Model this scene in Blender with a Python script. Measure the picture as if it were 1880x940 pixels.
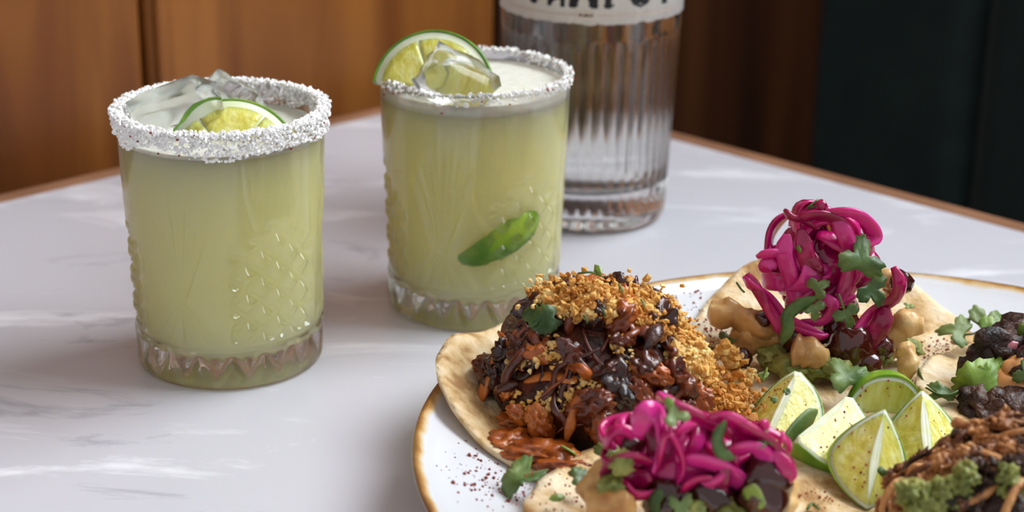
import bpy, bmesh, math, random
from mathutils import Vector, Matrix, Euler, noise

for o in list(bpy.data.objects):
    bpy.data.objects.remove(o)
scene = bpy.context.scene
COL = scene.collection
PI = math.pi
rnd = random.Random(7)

# ------------------------------------------------------------------ camera
# table top is z = 0; lens 63 mm at about 27 cm above the table, looking down 20 degrees
CAM_H = 0.268
FPX = 3294.0
pit, rol = math.radians(20.34), math.radians(0.9)
FW = Vector((0, math.cos(pit), -math.sin(pit)))
UP0 = Vector((0, math.sin(pit), math.cos(pit)))
RT = math.cos(rol) * Vector((1, 0, 0)) + math.sin(rol) * UP0
UP = -math.sin(rol) * Vector((1, 0, 0)) + math.cos(rol) * UP0
CAM = Vector((0, 0, CAM_H))
cd = bpy.data.cameras.new('camera')
cam = bpy.data.objects.new('camera', cd)
COL.objects.link(cam)
M = Matrix((RT, UP, -FW)).transposed().to_4x4()
M.translation = CAM
cam.matrix_world = M
cd.sensor_width = 36
cd.lens = FPX / 1880 * 36
cd.clip_start = 0.02
cd.dof.use_dof = True
cd.dof.focus_distance = 0.60
cd.dof.aperture_fstop = 10
scene.camera = cam

def ray(u, v):
    return FW + RT * ((u - 940) / FPX) - UP * ((v - 470) / FPX)
def at(u, v, z=0.0):            # point at height z
    d = ray(u, v); return CAM + d * ((z - CAM_H) / d.z)
def P(u, v, y):                 # point at depth y
    d = ray(u, v); return CAM + d * (y / d.y)

# ------------------------------------------------------------------ light
w = bpy.data.worlds.new('room_light')
scene.world = w
w.use_nodes = True
w.node_tree.nodes['Background'].inputs[0].default_value = (0.88, 0.885, 0.90, 1)
w.node_tree.nodes['Background'].inputs[1].default_value = 0.68

def area(name, loc, target, sx, sy, power, col):
    l = bpy.data.lights.new(name, 'AREA')
    l.shape = 'RECTANGLE'; l.size = sx; l.size_y = sy; l.energy = power; l.color = col
    o = bpy.data.objects.new(name, l); COL.objects.link(o)
    o.location = loc
    o.rotation_euler = (Vector(target) - Vector(loc)).to_track_quat('-Z', 'Y').to_euler()
    return o
# daylight from the window in the wall above the banquette (window_1 below)
WIN_C = Vector((-0.0160, 1.0114, 0)) + Vector((0.6848, 0.7288, 0)) * 0.50 + Vector((0.7288, -0.6848, 0)) * 0.95
area('window_light', (WIN_C.x, WIN_C.y, 1.07), (WIN_C.x - 0.6848, WIN_C.y - 0.7288, 1.07 - 0.35), 1.5, 1.0, 60, (0.90, 0.95, 1.0))
scene.view_settings.view_transform = 'Standard'
scene.view_settings.look = 'None'
scene.view_settings.gamma = 1
scene.view_settings.use_curve_mapping = False
scene.view_settings.exposure = 0.0

# ------------------------------------------------------------------ materials
def sock(b, name, v):
    if name in b.inputs: b.inputs[name].default_value = v
def c4(c): return (c[0], c[1], c[2], 1)
def mat(name, cols, rough=0.5, scale=200, detail=4, bump=0.0, bscale=None, sss=0, sssr=0.004, coat=0,
        trans=0, ior=1.45, spec=0.5, stretch=None, metal=0, sheen=0, rvar=0.0, bdist=0.001, pos=None, distort=0.0):
    m = bpy.data.materials.new(name); m.use_nodes = True
    nt = m.node_tree; N = nt.nodes; L = nt.links
    b = N['Principled BSDF']
    sock(b, 'Roughness', rough); sock(b, 'IOR', ior); sock(b, 'Coat Weight', coat); sock(b, 'Coat Roughness', 0.12)
    sock(b, 'Transmission Weight', trans); sock(b, 'Specular IOR Level', spec); sock(b, 'Metallic', metal)
    sock(b, 'Sheen Weight', sheen)
    if sss:
        sock(b, 'Subsurface Weight', sss); sock(b, 'Subsurface Scale', sssr)
        sock(b, 'Subsurface Radius', (1.0, 0.6, 0.35))
    tc = N.new('ShaderNodeTexCoord'); vec = tc.outputs['Object']
    if stretch:
        mp = N.new('ShaderNodeMapping'); mp.inputs['Scale'].default_value = stretch
        L.new(vec, mp.inputs['Vector']); vec = mp.outputs['Vector']
    nz = N.new('ShaderNodeTexNoise'); nz.inputs['Scale'].default_value = scale; nz.inputs['Detail'].default_value = detail
    nz.inputs['Distortion'].default_value = distort
    L.new(vec, nz.inputs['Vector'])
    if len(cols) == 1:
        b.inputs['Base Color'].default_value = c4(cols[0])
    else:
        cr = N.new('ShaderNodeValToRGB')
        while len(cr.color_ramp.elements) < len(cols): cr.color_ramp.elements.new(0.5)
        for i, c in enumerate(cols):
            e = cr.color_ramp.elements[i]
            e.position = pos[i] if pos else 0.3 + 0.4 * i / (len(cols) - 1); e.color = c4(c)
        fac = nz.outputs['Fac']
        if rvar:
            oi = N.new('ShaderNodeObjectInfo'); ma = N.new('ShaderNodeMath'); ma.operation = 'MULTIPLY_ADD'
            L.new(oi.outputs['Random'], ma.inputs[0]); ma.inputs[1].default_value = rvar; ma.inputs[2].default_value = -rvar / 2
            ad = N.new('ShaderNodeMath'); ad.operation = 'ADD'
            L.new(ma.outputs[0], ad.inputs[0]); L.new(fac, ad.inputs[1]); fac = ad.outputs[0]
        L.new(fac, cr.inputs['Fac']); L.new(cr.outputs['Color'], b.inputs['Base Color'])
    if bump:
        n2 = N.new('ShaderNodeTexNoise'); n2.inputs['Scale'].default_value = bscale or scale; n2.inputs['Detail'].default_value = 5
        L.new(vec, n2.inputs['Vector'])
        bp = N.new('ShaderNodeBump'); bp.inputs['Strength'].default_value = bump; bp.inputs['Distance'].default_value = bdist
        L.new(n2.outputs['Fac'], bp.inputs['Height']); L.new(bp.outputs['Normal'], b.inputs['Normal'])
    return m

def glass_mat(name, col=(1, 1, 1), rough=0.0, ior=1.5):
    m = bpy.data.materials.new(name); m.use_nodes = True
    b = m.node_tree.nodes['Principled BSDF']
    b.inputs['Base Color'].default_value = c4(col); sock(b, 'Roughness', rough); sock(b, 'IOR', ior); sock(b, 'Transmission Weight', 1)
    return m

def marble_mat():
    m = bpy.data.materials.new('marble'); m.use_nodes = True
    nt = m.node_tree; N = nt.nodes; L = nt.links; b = N['Principled BSDF']
    sock(b, 'Roughness', 0.22); sock(b, 'Specular IOR Level', 0.45)
    tc = N.new('ShaderNodeTexCoord')
    mp = N.new('ShaderNodeMapping'); mp.inputs['Rotation'].default_value = (0, 0, 0.12); mp.inputs['Scale'].default_value = (1.0, 3.0, 1)
    L.new(tc.outputs['Object'], mp.inputs['Vector'])
    def band(scale, distort, lo, hi, seed):
        n = N.new('ShaderNodeTexNoise'); n.inputs['Scale'].default_value = scale; n.inputs['Detail'].default_value = 9
        n.inputs['Roughness'].default_value = 0.62; n.inputs['Distortion'].default_value = distort
        m2 = N.new('ShaderNodeMapping'); m2.inputs['Location'].default_value = (seed, seed * 0.7, 0)
        L.new(mp.outputs['Vector'], m2.inputs['Vector']); L.new(m2.outputs['Vector'], n.inputs['Vector'])
        r = N.new('ShaderNodeMapRange'); r.inputs['From Min'].default_value = lo; r.inputs['From Max'].default_value = hi
        L.new(n.outputs['Fac'], r.inputs['Value']); return r.outputs['Result']
    white = band(10, 0.6, 0.555, 0.68, 3.1)
    grey = band(8, 0.9, 0.60, 0.68, 8.3)
    def mix(fac, a, bb):
        x = N.new('ShaderNodeMix'); x.data_type = 'RGBA'
        L.new(fac, x.inputs['Factor'])
        if isinstance(a, tuple): x.inputs[6].default_value = a
        else: L.new(a, x.inputs[6])
        x.inputs[7].default_value = bb
        return x.outputs[2]
    c1 = mix(white, (0.57, 0.565, 0.61, 1), (0.80, 0.80, 0.84, 1))
    c2 = mix(grey, c1, (0.38, 0.38, 0.43, 1))
    L.new(c2, b.inputs['Base Color'])
    return m

def plate_mat():
    m = bpy.data.materials.new('stoneware_glaze'); m.use_nodes = True
    nt = m.node_tree; N = nt.nodes; L = nt.links; b = N['Principled BSDF']
    sock(b, 'Roughness', 0.12); sock(b, 'Coat Weight', 0.3)
    tc = N.new('ShaderNodeTexCoord'); sx = N.new('ShaderNodeSeparateXYZ'); L.new(tc.outputs['Object'], sx.inputs[0])
    cx = N.new('ShaderNodeCombineXYZ'); L.new(sx.outputs[0], cx.inputs[0]); L.new(sx.outputs[1], cx.inputs[1])
    ln = N.new('ShaderNodeVectorMath'); ln.operation = 'LENGTH'; L.new(cx.outputs[0], ln.inputs[0])
    nz = N.new('ShaderNodeTexNoise'); nz.inputs['Scale'].default_value = 90; nz.inputs['Detail'].default_value = 6
    L.new(tc.outputs['Object'], nz.inputs['Vector'])
    ma = N.new('ShaderNodeMath'); ma.operation = 'MULTIPLY_ADD'; ma.inputs[1].default_value = 0.004; L.new(nz.outputs['Fac'], ma.inputs[0]); L.new(ln.outputs['Value'], ma.inputs[2])
    mr = N.new('ShaderNodeMapRange'); mr.inputs['From Min'].default_value = 0.1530; mr.inputs['From Max'].default_value = 0.1575; L.new(ma.outputs[0], mr.inputs['Value'])
    cr = N.new('ShaderNodeValToRGB')
    for p_, c in ((0.0, (0.68, 0.69, 0.72)), (0.25, (0.62, 0.46, 0.24)), (0.45, (0.42, 0.20, 0.05)), (0.7, (0.20, 0.085, 0.02))):
        e = cr.color_ramp.elements.new(p_); e.color = c4(c)
    cr.color_ramp.elements.remove(cr.color_ramp.elements[-1])
    cr.color_ramp.elements[0].color = (0.68, 0.69, 0.72, 1)
    L.new(mr.outputs[0], cr.inputs[0])
    vo = N.new('ShaderNodeTexNoise'); vo.inputs['Scale'].default_value = 420; vo.inputs['Detail'].default_value = 2
    L.new(tc.outputs['Object'], vo.inputs['Vector'])
    sp = N.new('ShaderNodeMapRange'); sp.inputs['From Min'].default_value = 0.735; sp.inputs['From Max'].default_value = 0.77; L.new(vo.outputs['Fac'], sp.inputs['Value'])
    mx = N.new('ShaderNodeMix'); mx.data_type = 'RGBA'; L.new(sp.outputs[0], mx.inputs['Factor']); L.new(cr.outputs[0], mx.inputs[6]); mx.inputs[7].default_value = (0.25, 0.13, 0.10, 1)
    L.new(mx.outputs[2], b.inputs['Base Color'])
    return m

def liquid_mat(name, col, clear=0.12):
    m = bpy.data.materials.new(name); m.use_nodes = True
    nt = m.node_tree; N = nt.nodes; L = nt.links; b = N['Principled BSDF']
    b.inputs['Base Color'].default_value = c4(col)
    sock(b, 'Roughness', 0.15); sock(b, 'IOR', 1.34); sock(b, 'Specular IOR Level', 0.2)
    sock(b, 'Subsurface Weight', 1.0); sock(b, 'Subsurface Scale', 0.05); sock(b, 'Subsurface Radius', (1, 0.95, 0.6))
    r = N.new('ShaderNodeBsdfRefraction'); r.inputs['Color'].default_value = c4([min(1, x * 1.3) for x in col]); r.inputs['IOR'].default_value = 1.05; r.inputs['Roughness'].default_value = 0.25
    mx = N.new('ShaderNodeMixShader'); mx.inputs[0].default_value = clear
    L.new(b.outputs[0], mx.inputs[1]); L.new(r.outputs[0], mx.inputs[2])
    L.new(mx.outputs[0], N['Material Output'].inputs['Surface'])
    return m

MT = {}
MT['marble'] = marble_mat()
MT['edge_wood'] = mat('edge_wood', [(0.20, 0.09, 0.045), (0.34, 0.17, 0.09)], 0.4, 18, stretch=(1, 1, 4))
MT['wall_wood'] = mat('wall_wood', [(0.085, 0.022, 0.005), (0.19, 0.058, 0.012), (0.32, 0.115, 0.022)], 0.4, 22, 6, stretch=(1, 1, 0.10), rvar=0.15, bump=0.15, bscale=60, distort=0.6)
MT['wall_wood_shaded'] = mat('wall_wood_shaded', [(0.022, 0.007, 0.003), (0.05, 0.015, 0.005), (0.085, 0.028, 0.009)], 0.4, 22, 6, stretch=(1, 1, 0.10), bump=0.15, bscale=60, distort=0.6)  # same panelling wood, with the shade of the bench corner painted into its colour
MT['dark_gap'] = mat('dark_gap', [(0.012, 0.006, 0.004)], 0.7)
MT['green_fabric'] = mat('green_fabric', [(0.004, 0.013, 0.013), (0.009, 0.024, 0.023)], 0.75, 25, bump=0.2, bscale=900, sheen=0.15)
MT['floor'] = mat('floor_boards', [(0.03, 0.02, 0.014), (0.06, 0.04, 0.025)], 0.5, 12, stretch=(1, 8, 1))
MT['plaster'] = mat('plaster', [(0.03, 0.022, 0.018)], 0.8)
MT['iron'] = mat('iron', [(0.02, 0.02, 0.022)], 0.4, metal=0.8)
MT['plate'] = plate_mat()
MT['glass'] = glass_mat('clear_glass', (0.985, 0.99, 0.985), 0.0, 1.5)
def tumbler_glass():
    m = glass_mat('tumbler_glass', (0.99, 0.995, 0.99), 0.0, 1.68); N = m.node_tree.nodes; L = m.node_tree.links
    t = N.new('ShaderNodeBsdfTransparent'); x = N.new('ShaderNodeMixShader'); x.inputs[0].default_value = 0.27
    L.new(N['Principled BSDF'].outputs[0], x.inputs[1]); L.new(t.outputs[0], x.inputs[2]); L.new(x.outputs[0], N['Material Output'].inputs['Surface'])
    return m
MT['tumbler_glass'] = tumbler_glass()
MT['bottle_glass'] = glass_mat('bottle_glass', (0.96, 0.97, 0.96), 0.0, 1.5)
MT['spirit'] = glass_mat('clear_spirit', (0.97, 0.965, 0.94), 0.0, 1.36)
MT['ice'] = glass_mat('ice', (0.97, 0.98, 0.98), 0.16, 1.31)
MT['margarita'] = liquid_mat('margarita', (1.0, 0.87, 0.42), 0.14)
MT['foam'] = mat('foam', [(0.60, 0.60, 0.50), (0.72, 0.72, 0.64)], 0.6, 300, bump=0.3, sss=0.5, sssr=0.003)
MT['salt'] = mat('salt', [(0.96, 0.955, 0.94)], 0.35)
MT['chili'] = mat('chili_flake', [(0.22, 0.03, 0.015), (0.38, 0.07, 0.03)], 0.6, rvar=0.5)
MT['lime_rind'] = mat('lime_rind', [(0.06, 0.20, 0.008), (0.16, 0.34, 0.02), (0.36, 0.46, 0.05)], 0.28, 60, bump=0.35, bscale=900, sss=0.15, rvar=0.2, bdist=0.0005)
MT['lime_pith'] = mat('lime_pith', [(0.74, 0.76, 0.46), (0.85, 0.86, 0.68)], 0.45, 200, sss=0.5, sssr=0.004)
MT['lime_flesh'] = mat('lime_flesh', [(0.58, 0.51, 0.055), (0.72, 0.65, 0.14), (0.82, 0.78, 0.33)], 0.14, 320, 3, stretch=(1, 1, 0.35), bump=0.6, bscale=500, sss=0.7, sssr=0.008, bdist=0.0012, coat=0.4)
MT['tortilla'] = mat('tortilla', [(0.38, 0.20, 0.07), (0.60, 0.40, 0.18), (0.72, 0.54, 0.31), (0.80, 0.66, 0.46)], 0.75, 85, 12, bump=0.9, bscale=330, sss=0.1, pos=[0.34, 0.43, 0.50, 0.62], bdist=0.0016)
MT['tortilla_edge'] = mat('tortilla_edge', [(0.50, 0.28, 0.09), (0.68, 0.46, 0.20)], 0.7, 150, bump=0.5)
MT['crumb'] = mat('crumb', [(0.50, 0.19, 0.025), (0.76, 0.42, 0.10), (0.88, 0.62, 0.25)], 0.6, 220, bump=0.4, bscale=1500, sss=0.25, sssr=0.002, rvar=0.3)
MT['meat_dark'] = mat('braised_dark', [(0.008, 0.004, 0.004), (0.03, 0.010, 0.008), (0.07, 0.02, 0.012)], 0.25, 180, bump=0.6, bscale=500, coat=0.4, rvar=0.2)
MT['meat_red'] = mat('braised_red', [(0.03, 0.006, 0.004), (0.11, 0.020, 0.008), (0.22, 0.05, 0.014)], 0.25, 150, bump=0.6, bscale=450, coat=0.4, rvar=0.3, sss=0.1)
MT['meat_orange'] = mat('braised_orange', [(0.16, 0.028, 0.004), (0.38, 0.085, 0.010), (0.50, 0.15, 0.025)], 0.3, 120, bump=0.5, bscale=400, coat=0.3, rvar=0.3, sss=0.1)
MT['beef'] = mat('dark_beef', [(0.012, 0.006, 0.004), (0.045, 0.018, 0.012), (0.09, 0.035, 0.02)], 0.4, 140, bump=0.9, bscale=450, coat=0.15, rvar=0.2, bdist=0.002)
MT['crisp'] = mat('crispy_shred', [(0.13, 0.04, 0.012), (0.38, 0.15, 0.045), (0.58, 0.28, 0.10)], 0.5, 150, bump=0.8, bscale=500, rvar=0.4, coat=0.1)
MT['guac'] = mat('guacamole', [(0.10, 0.12, 0.018), (0.22, 0.24, 0.05), (0.38, 0.38, 0.11)], 0.4, 130, bump=0.9, bscale=350, sss=0.3, bdist=0.002)
MT['salsa'] = mat('orange_salsa', [(0.55, 0.20, 0.05), (0.70, 0.36, 0.13)], 0.35, 80, bump=0.4, bscale=200, sss=0.3)
MT['fritter'] = mat('batter', [(0.42, 0.19, 0.05), (0.66, 0.40, 0.15), (0.76, 0.54, 0.26)], 0.35, 90, bump=0.5, bscale=250, sss=0.3, coat=0.25, rvar=0.2)
MT['sauce'] = mat('dark_sauce', [(0.025, 0.004, 0.003), (0.085, 0.010, 0.007)], 0.06, 60, coat=0.6)
MT['mayo'] = mat('creamy_sauce', [(0.72, 0.62, 0.44), (0.80, 0.72, 0.56)], 0.3, 90, bump=0.3, sss=0.3)
MT['onion'] = mat('pickled_onion', [(0.28, 0.002, 0.060), (0.56, 0.004, 0.15), (0.72, 0.035, 0.30)], 0.18, 70, 3, sss=0.4, sssr=0.003, coat=0.35, rvar=0.55, trans=0.12, bump=0.35, bscale=260, bdist=0.0012)
MT['onion_light'] = mat('pink_onion', [(0.55, 0.10, 0.16), (0.75, 0.35, 0.38)], 0.2, 70, sss=0.4, coat=0.4)
MT['herb'] = mat('coriander', [(0.03, 0.075, 0.018), (0.075, 0.145, 0.035), (0.16, 0.235, 0.075)], 0.45, 120, bump=0.3, bscale=400, rvar=0.4, sss=0.15)
MT['herb_light'] = mat('spring_onion_green', [(0.10, 0.20, 0.025), (0.24, 0.34, 0.07)], 0.35, 120, rvar=0.3, sss=0.2)
MT['lettuce'] = mat('lettuce', [(0.06, 0.14, 0.012), (0.16, 0.28, 0.03), (0.30, 0.42, 0.08)], 0.4, 90, bump=0.4, bscale=200, sss=0.2)
MT['paper'] = mat('label_paper', [(0.74, 0.70, 0.63), (0.78, 0.75, 0.70)], 0.75, 300)
MT['ink'] = mat('label_ink', [(0.012, 0.014, 0.016)], 0.6)
MT['tan_ink'] = mat('label_tan', [(0.62, 0.48, 0.36)], 0.7)
MT['pale_ink'] = mat('label_pale_print', [(0.72, 0.62, 0.52)], 0.7)
MT['cork'] = mat('stopper_cork', [(0.35, 0.22, 0.12), (0.5, 0.34, 0.2)], 0.8, 200)

# ------------------------------------------------------------------ helpers
def V(*a): return Vector(a)
def root_loc(o):
    while o.parent is not None: o = o.parent
    return o.location.copy()
def tag(o, label, cat, group=None):
    o['label'] = label; o['category'] = cat
    if group: o['group'] = group
    return o
def thing(name, label, cat, loc, group=None):
    o = bpy.data.objects.new(name, None); COL.objects.link(o); o.location = loc
    o.empty_display_size = 0.02
    return tag(o, label, cat, group)
def mk(name, vf, mtl, parent=None, smooth=True, kind=None, org=None):
    """one mesh object from world-space verts; parented meshes are kept in the thing's frame"""
    verts, faces = vf
    off = root_loc(parent) if parent is not None else Vector(org if org is not None else (0, 0, 0))
    me = bpy.data.meshes.new(name)
    me.from_pydata([tuple(Vector(v) - off) for v in verts], [], faces)
    me.materials.append(MT[mtl] if isinstance(mtl, str) else mtl)
    if smooth: me.polygons.foreach_set('use_smooth', [True] * len(me.polygons))
    me.update()
    o = bpy.data.objects.new(name, me); COL.objects.link(o)
    if parent is not None: o.parent = parent
    else: o.location = off
    if kind: o['kind'] = kind
    return o
def join(lst):
    vs, fs = [], []
    for v, f in lst:
        n = len(vs); vs += list(v); fs += [tuple(i + n for i in q) for q in f]
    return vs, fs
def box(c, s, rot=None):
    c = Vector(c); R = rot.to_matrix() if rot is not None else Matrix.Identity(3)
    vs = [c + R @ Vector((x * s[0] / 2, y * s[1] / 2, z * s[2] / 2)) for x in (-1, 1) for y in (-1, 1) for z in (-1, 1)]
    return vs, [(0, 1, 3, 2), (4, 6, 7, 5), (0, 4, 5, 1), (2, 3, 7, 6), (0, 2, 6, 4), (1, 5, 7, 3)]
def bev(o, wd, seg=2):
    m = o.modifiers.new('bevel', 'BEVEL'); m.width = wd; m.segments = seg; m.limit_method = 'ANGLE'; return o
def prism(poly, z0, z1):
    n = len(poly)
    vs = [V(p[0], p[1], z0) for p in poly] + [V(p[0], p[1], z1) for p in poly]
    fs = [tuple(range(n - 1, -1, -1)), tuple(range(n, 2 * n))] + [(i, (i + 1) % n, n + (i + 1) % n, n + i) for i in range(n)]
    return vs, fs
def lathe(c, prof, n=64, rfun=None, caps=True):
    """prof: list of (r, z); rfun(theta, r, z, i) -> r"""
    c = Vector(c); vs, fs = [], []
    for i, (r, z) in enumerate(prof):
        for k in range(n):
            t = 2 * PI * k / n
            rr = rfun(t, r, z, i) if rfun else r
            vs.append(c + V(rr * math.cos(t), rr * math.sin(t), z))
    for i in range(len(prof) - 1):
        for k in range(n):
            a, b = i * n + k, i * n + (k + 1) % n
            fs.append((a, b, b + n, a + n))
    if caps:
        vs.append(c + V(0, 0, prof[0][1])); vs.append(c + V(0, 0, prof[-1][1]))
        q = len(vs)
        for k in range(n):
            fs.append((q - 2, (k + 1) % n, k)); e = (len(prof) - 1) * n
            fs.append((q - 1, e + k, e + (k + 1) % n))
    return vs, fs
_ico = {}
def ico(sub):
    if sub not in _ico:
        bm = bmesh.new(); bmesh.ops.create_icosphere(bm, subdivisions=sub, radius=1)
        _ico[sub] = ([v.co.copy() for v in bm.verts], [tuple(v.index for v in f.verts) for f in bm.faces]); bm.free()
    return _ico[sub]
def lump(c, rad, amp=0.25, freq=2.0, sub=3, seed=None, rot=None, ridged=False):
    seed = rnd.random() * 100 if seed is None else seed
    c = Vector(c); vs, fs = ico(sub); R = rot.to_matrix() if rot is not None else Matrix.Identity(3)
    out = []
    for v in vs:
        n = noise.fractal(v * freq + V(seed, seed * 1.7, -seed), 1.0, 2.1, 4)
        if ridged: n = 0.5 - abs(n) * 1.6
        k = 1 + amp * n
        out.append(c + R @ V(v.x * rad[0] * k, v.y * rad[1] * k, v.z * rad[2] * k))
    return out, fs
def rrot(): return Euler((rnd.uniform(0, 6.28), rnd.uniform(0, 6.28), rnd.uniform(0, 6.28)))
def catmull(pts, n):
    pts = [Vector(p) for p in pts]; q = [pts[0] * 2 - pts[1]] + pts + [pts[-1] * 2 - pts[-2]]
    out = []; segs = len(pts) - 1
    for i in range(n):
        t = i / (n - 1) * segs; k = min(int(t), segs - 1); t -= k
        a, b, c, d = q[k], q[k + 1], q[k + 2], q[k + 3]
        out.append(0.5 * ((2 * b) + (c - a) * t + (2 * a - 5 * b + 4 * c - d) * t * t + (-a + 3 * b - 3 * c + d) * t ** 3))
    return out
def sweep(pts, wfun, tfun, nref=None, sides=8, twist=0.0, power=2.0):
    """tube along pts; half-width wfun(s) along the reference normal, half-thickness tfun(s) across"""
    pts = [Vector(p) for p in pts]; n = len(pts); vs, fs = [], []
    nr = Vector(nref) if nref is not None else V(0.3, 0.2, 1)
    for i, p in enumerate(pts):
        T = (pts[min(i + 1, n - 1)] - pts[max(i - 1, 0)]).normalized()
        A = nr - T * nr.dot(T)
        if A.length < 1e-5: A = T.orthogonal()
        A.normalize(); nr = A.copy(); B = T.cross(A)
        s = i / (n - 1)
        if twist:
            an = twist * s; A, B = A * math.cos(an) + B * math.sin(an), B * math.cos(an) - A * math.sin(an)
        for k in range(sides):
            t = 2 * PI * k / sides; cc, ss = math.cos(t), math.sin(t)
            cc = math.copysign(abs(cc) ** (2 / power), cc); ss = math.copysign(abs(ss) ** (2 / power), ss)
            vs.append(p + A * (cc * wfun(s)) + B * (ss * tfun(s)))
    for i in range(n - 1):
        for k in range(sides):
            a, b = i * sides + k, i * sides + (k + 1) % sides
            fs.append((a, b, b + sides, a + sides))
    fs.append(tuple(range(sides - 1, -1, -1))); e = (n - 1) * sides; fs.append(tuple(range(e, e + sides)))
    return vs, fs
def tap(a, e=0.35): return lambda s: a * (e + (1 - e) * min(1, 6 * s, 6 * (1 - s)))

# ------------------------------------------------------------------ setting
TL = V(0.7189, 0.6952, 0)          # along the table's wall side
TR = V(0.7288, -0.6848, 0)         # along the table's bench side
CORNER = V(-0.0160, 1.0114, 0)
NL = V(-0.6952, 0.7189, 0); NR = V(0.6848, 0.7288, 0)
def struct(name, vf, m, smooth=False, parent=None, org=None):
    o = mk(name, vf, m, parent, smooth, None, org)
    if parent is None: o['kind'] = 'structure'
    return o
struct('floor', box((0, 0.6, -0.77), (5, 5, 0.04)), 'floor')
# wood panelled wall along the table's left side
wo = CORNER + NL * 0.034
def wallbox(t0, t1, d0, d1, z0, z1):
    q = [wo + TL * t0 + NL * d0, wo + TL * t1 + NL * d0, wo + TL * t1 + NL * d1, wo + TL * t0 + NL * d1]
    return prism(q, z0, z1)
wl = struct('wall_left', wallbox(-1.6, 1.2, 0.012, 0.10, -0.75, 1.95), 'dark_gap')
def wall_t(u, v=100):
    d = ray(u, v); n = NL
    s = (wo - CAM).dot(n) / d.dot(n); p = CAM + d * s
    return (p - wo).dot(TL)
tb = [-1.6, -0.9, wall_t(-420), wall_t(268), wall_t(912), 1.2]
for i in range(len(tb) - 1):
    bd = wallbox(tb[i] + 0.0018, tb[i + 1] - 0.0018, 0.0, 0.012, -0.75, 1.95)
    ob = struct('panel', bd, 'wall_wood_shaded' if i == len(tb) - 2 else 'wall_wood', parent=wl)
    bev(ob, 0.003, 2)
bd = wallbox(wall_t(282), wall_t(312), -0.005, 0.0005, -0.75, 1.95)
bev(struct('bead_moulding', bd, 'wall_wood', parent=wl), 0.002, 2)

# green banquette beyond the table's other side
bo = CORNER + NR * 0.365
t_in = (wo - bo).dot(TR) + 0.0 
def benchbox(t0, t1, d0, d1, z0, z1):
    q = [bo + TR * t0 + NR * d0, bo + TR * t1 + NR * d0, bo + TR * t1 + NR * d1, bo + TR * t0 + NR * d1]
    return prism(q, z0, z1)
wb = struct('wall_back', join([benchbox(-0.03, 2.6, 0.16, 0.26, -0.75, 0.54), benchbox(-0.03, 2.6, 0.16, 0.26, 1.60, 1.95),
    benchbox(-0.03, 0.17, 0.16, 0.26, 0.54, 1.60), benchbox(1.73, 2.6, 0.16, 0.26, 0.54, 1.60)]), 'plaster')
wn = struct('window_1', join([benchbox(0.17, 1.73, 0.17, 0.23, 0.54, 0.57), benchbox(0.17, 1.73, 0.17, 0.23, 1.57, 1.60),
    benchbox(0.17, 0.20, 0.17, 0.23, 0.57, 1.57), benchbox(1.70, 1.73, 0.17, 0.23, 0.57, 1.57), benchbox(0.935, 0.965, 0.17, 0.23, 0.57, 1.57)]), 'plaster')
struct('window_pane', benchbox(0.20, 0.935, 0.198, 0.202, 0.57, 1.57), 'glass', parent=wn)
struct('window_pane', benchbox(0.965, 1.70, 0.198, 0.202, 0.57, 1.57), 'glass', parent=wn)
bench = thing('banquette', 'dark green upholstered banquette seat behind the marble table', 'bench', bo + TR * 0.8 + V(0, 0, -0.75))
bt0 = -0.030
mk('plinth', benchbox(bt0, 1.9, -0.28, 0.12, -0.75, -0.38), 'dark_gap', bench, False)
bev(mk('seat_cushion', benchbox(bt0, 1.9, -0.30, 0.0, -0.38, -0.27), 'green_fabric', bench, False), 0.02, 4)
k = bt0
while k < 1.85:
    bev(mk('back_channel', benchbox(k + 0.0008, k + 0.1392, 0.0, 0.14, -0.40, 0.50), 'green_fabric', bench, False), 0.022, 5)
    k += 0.14

# table
table = thing('table', 'white marble topped table with a thin wooden edge', 'table', (0.0, 0.55, -0.75))
ED = 0.011
A0 = CORNER; B0 = CORNER - TL * 1.25; D0 = CORNER + TR * 1.05; C0 = B0 + (D0 - CORNER)
def inset(e):
    # corner quad moved in by e on the two visible sides
    c = CORNER - NL * e - NR * e
    return [c, c - TL * 1.2, c - TL * 1.2 + TR * 1.0, c + TR * 1.0]
mk('marble_top', prism(inset(ED), -0.020, 0.0), 'marble', table, False)
q0, q1 = inset(0), inset(ED)
for a, b in ((0, 1), (0, 3), (1, 2), (2, 3)):
    if (a, b) == (0, 1): poly = [q0[0], q0[1], q1[1], q1[0]]
    elif (a, b) == (0, 3): poly = [q0[0], q1[0], q1[3], q0[3]]
    elif (a, b) == (1, 2): poly = [q0[1], q0[1] - TL * ED, q0[2] - TL * ED, q0[2]]
    else: poly = [q0[2], q0[3], q0[3] + TR * ED, q0[2] + TR * ED]
    bev(mk('edge_trim', prism(poly, -0.032, 0.0004), 'edge_wood', table, False), 0.0015, 2)
ctr = (q1[0] + q1[1] + q1[2] + q1[3]) / 4
mk('pedestal', lathe((ctr.x, ctr.y, 0), [(0.04, -0.74), (0.035, -0.5), (0.035, -0.03)], 24), 'iron', table)
mk('foot', lathe((ctr.x, ctr.y, 0), [(0.24, -0.75), (0.24, -0.742), (0.06, -0.72)], 48), 'iron', table)

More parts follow.
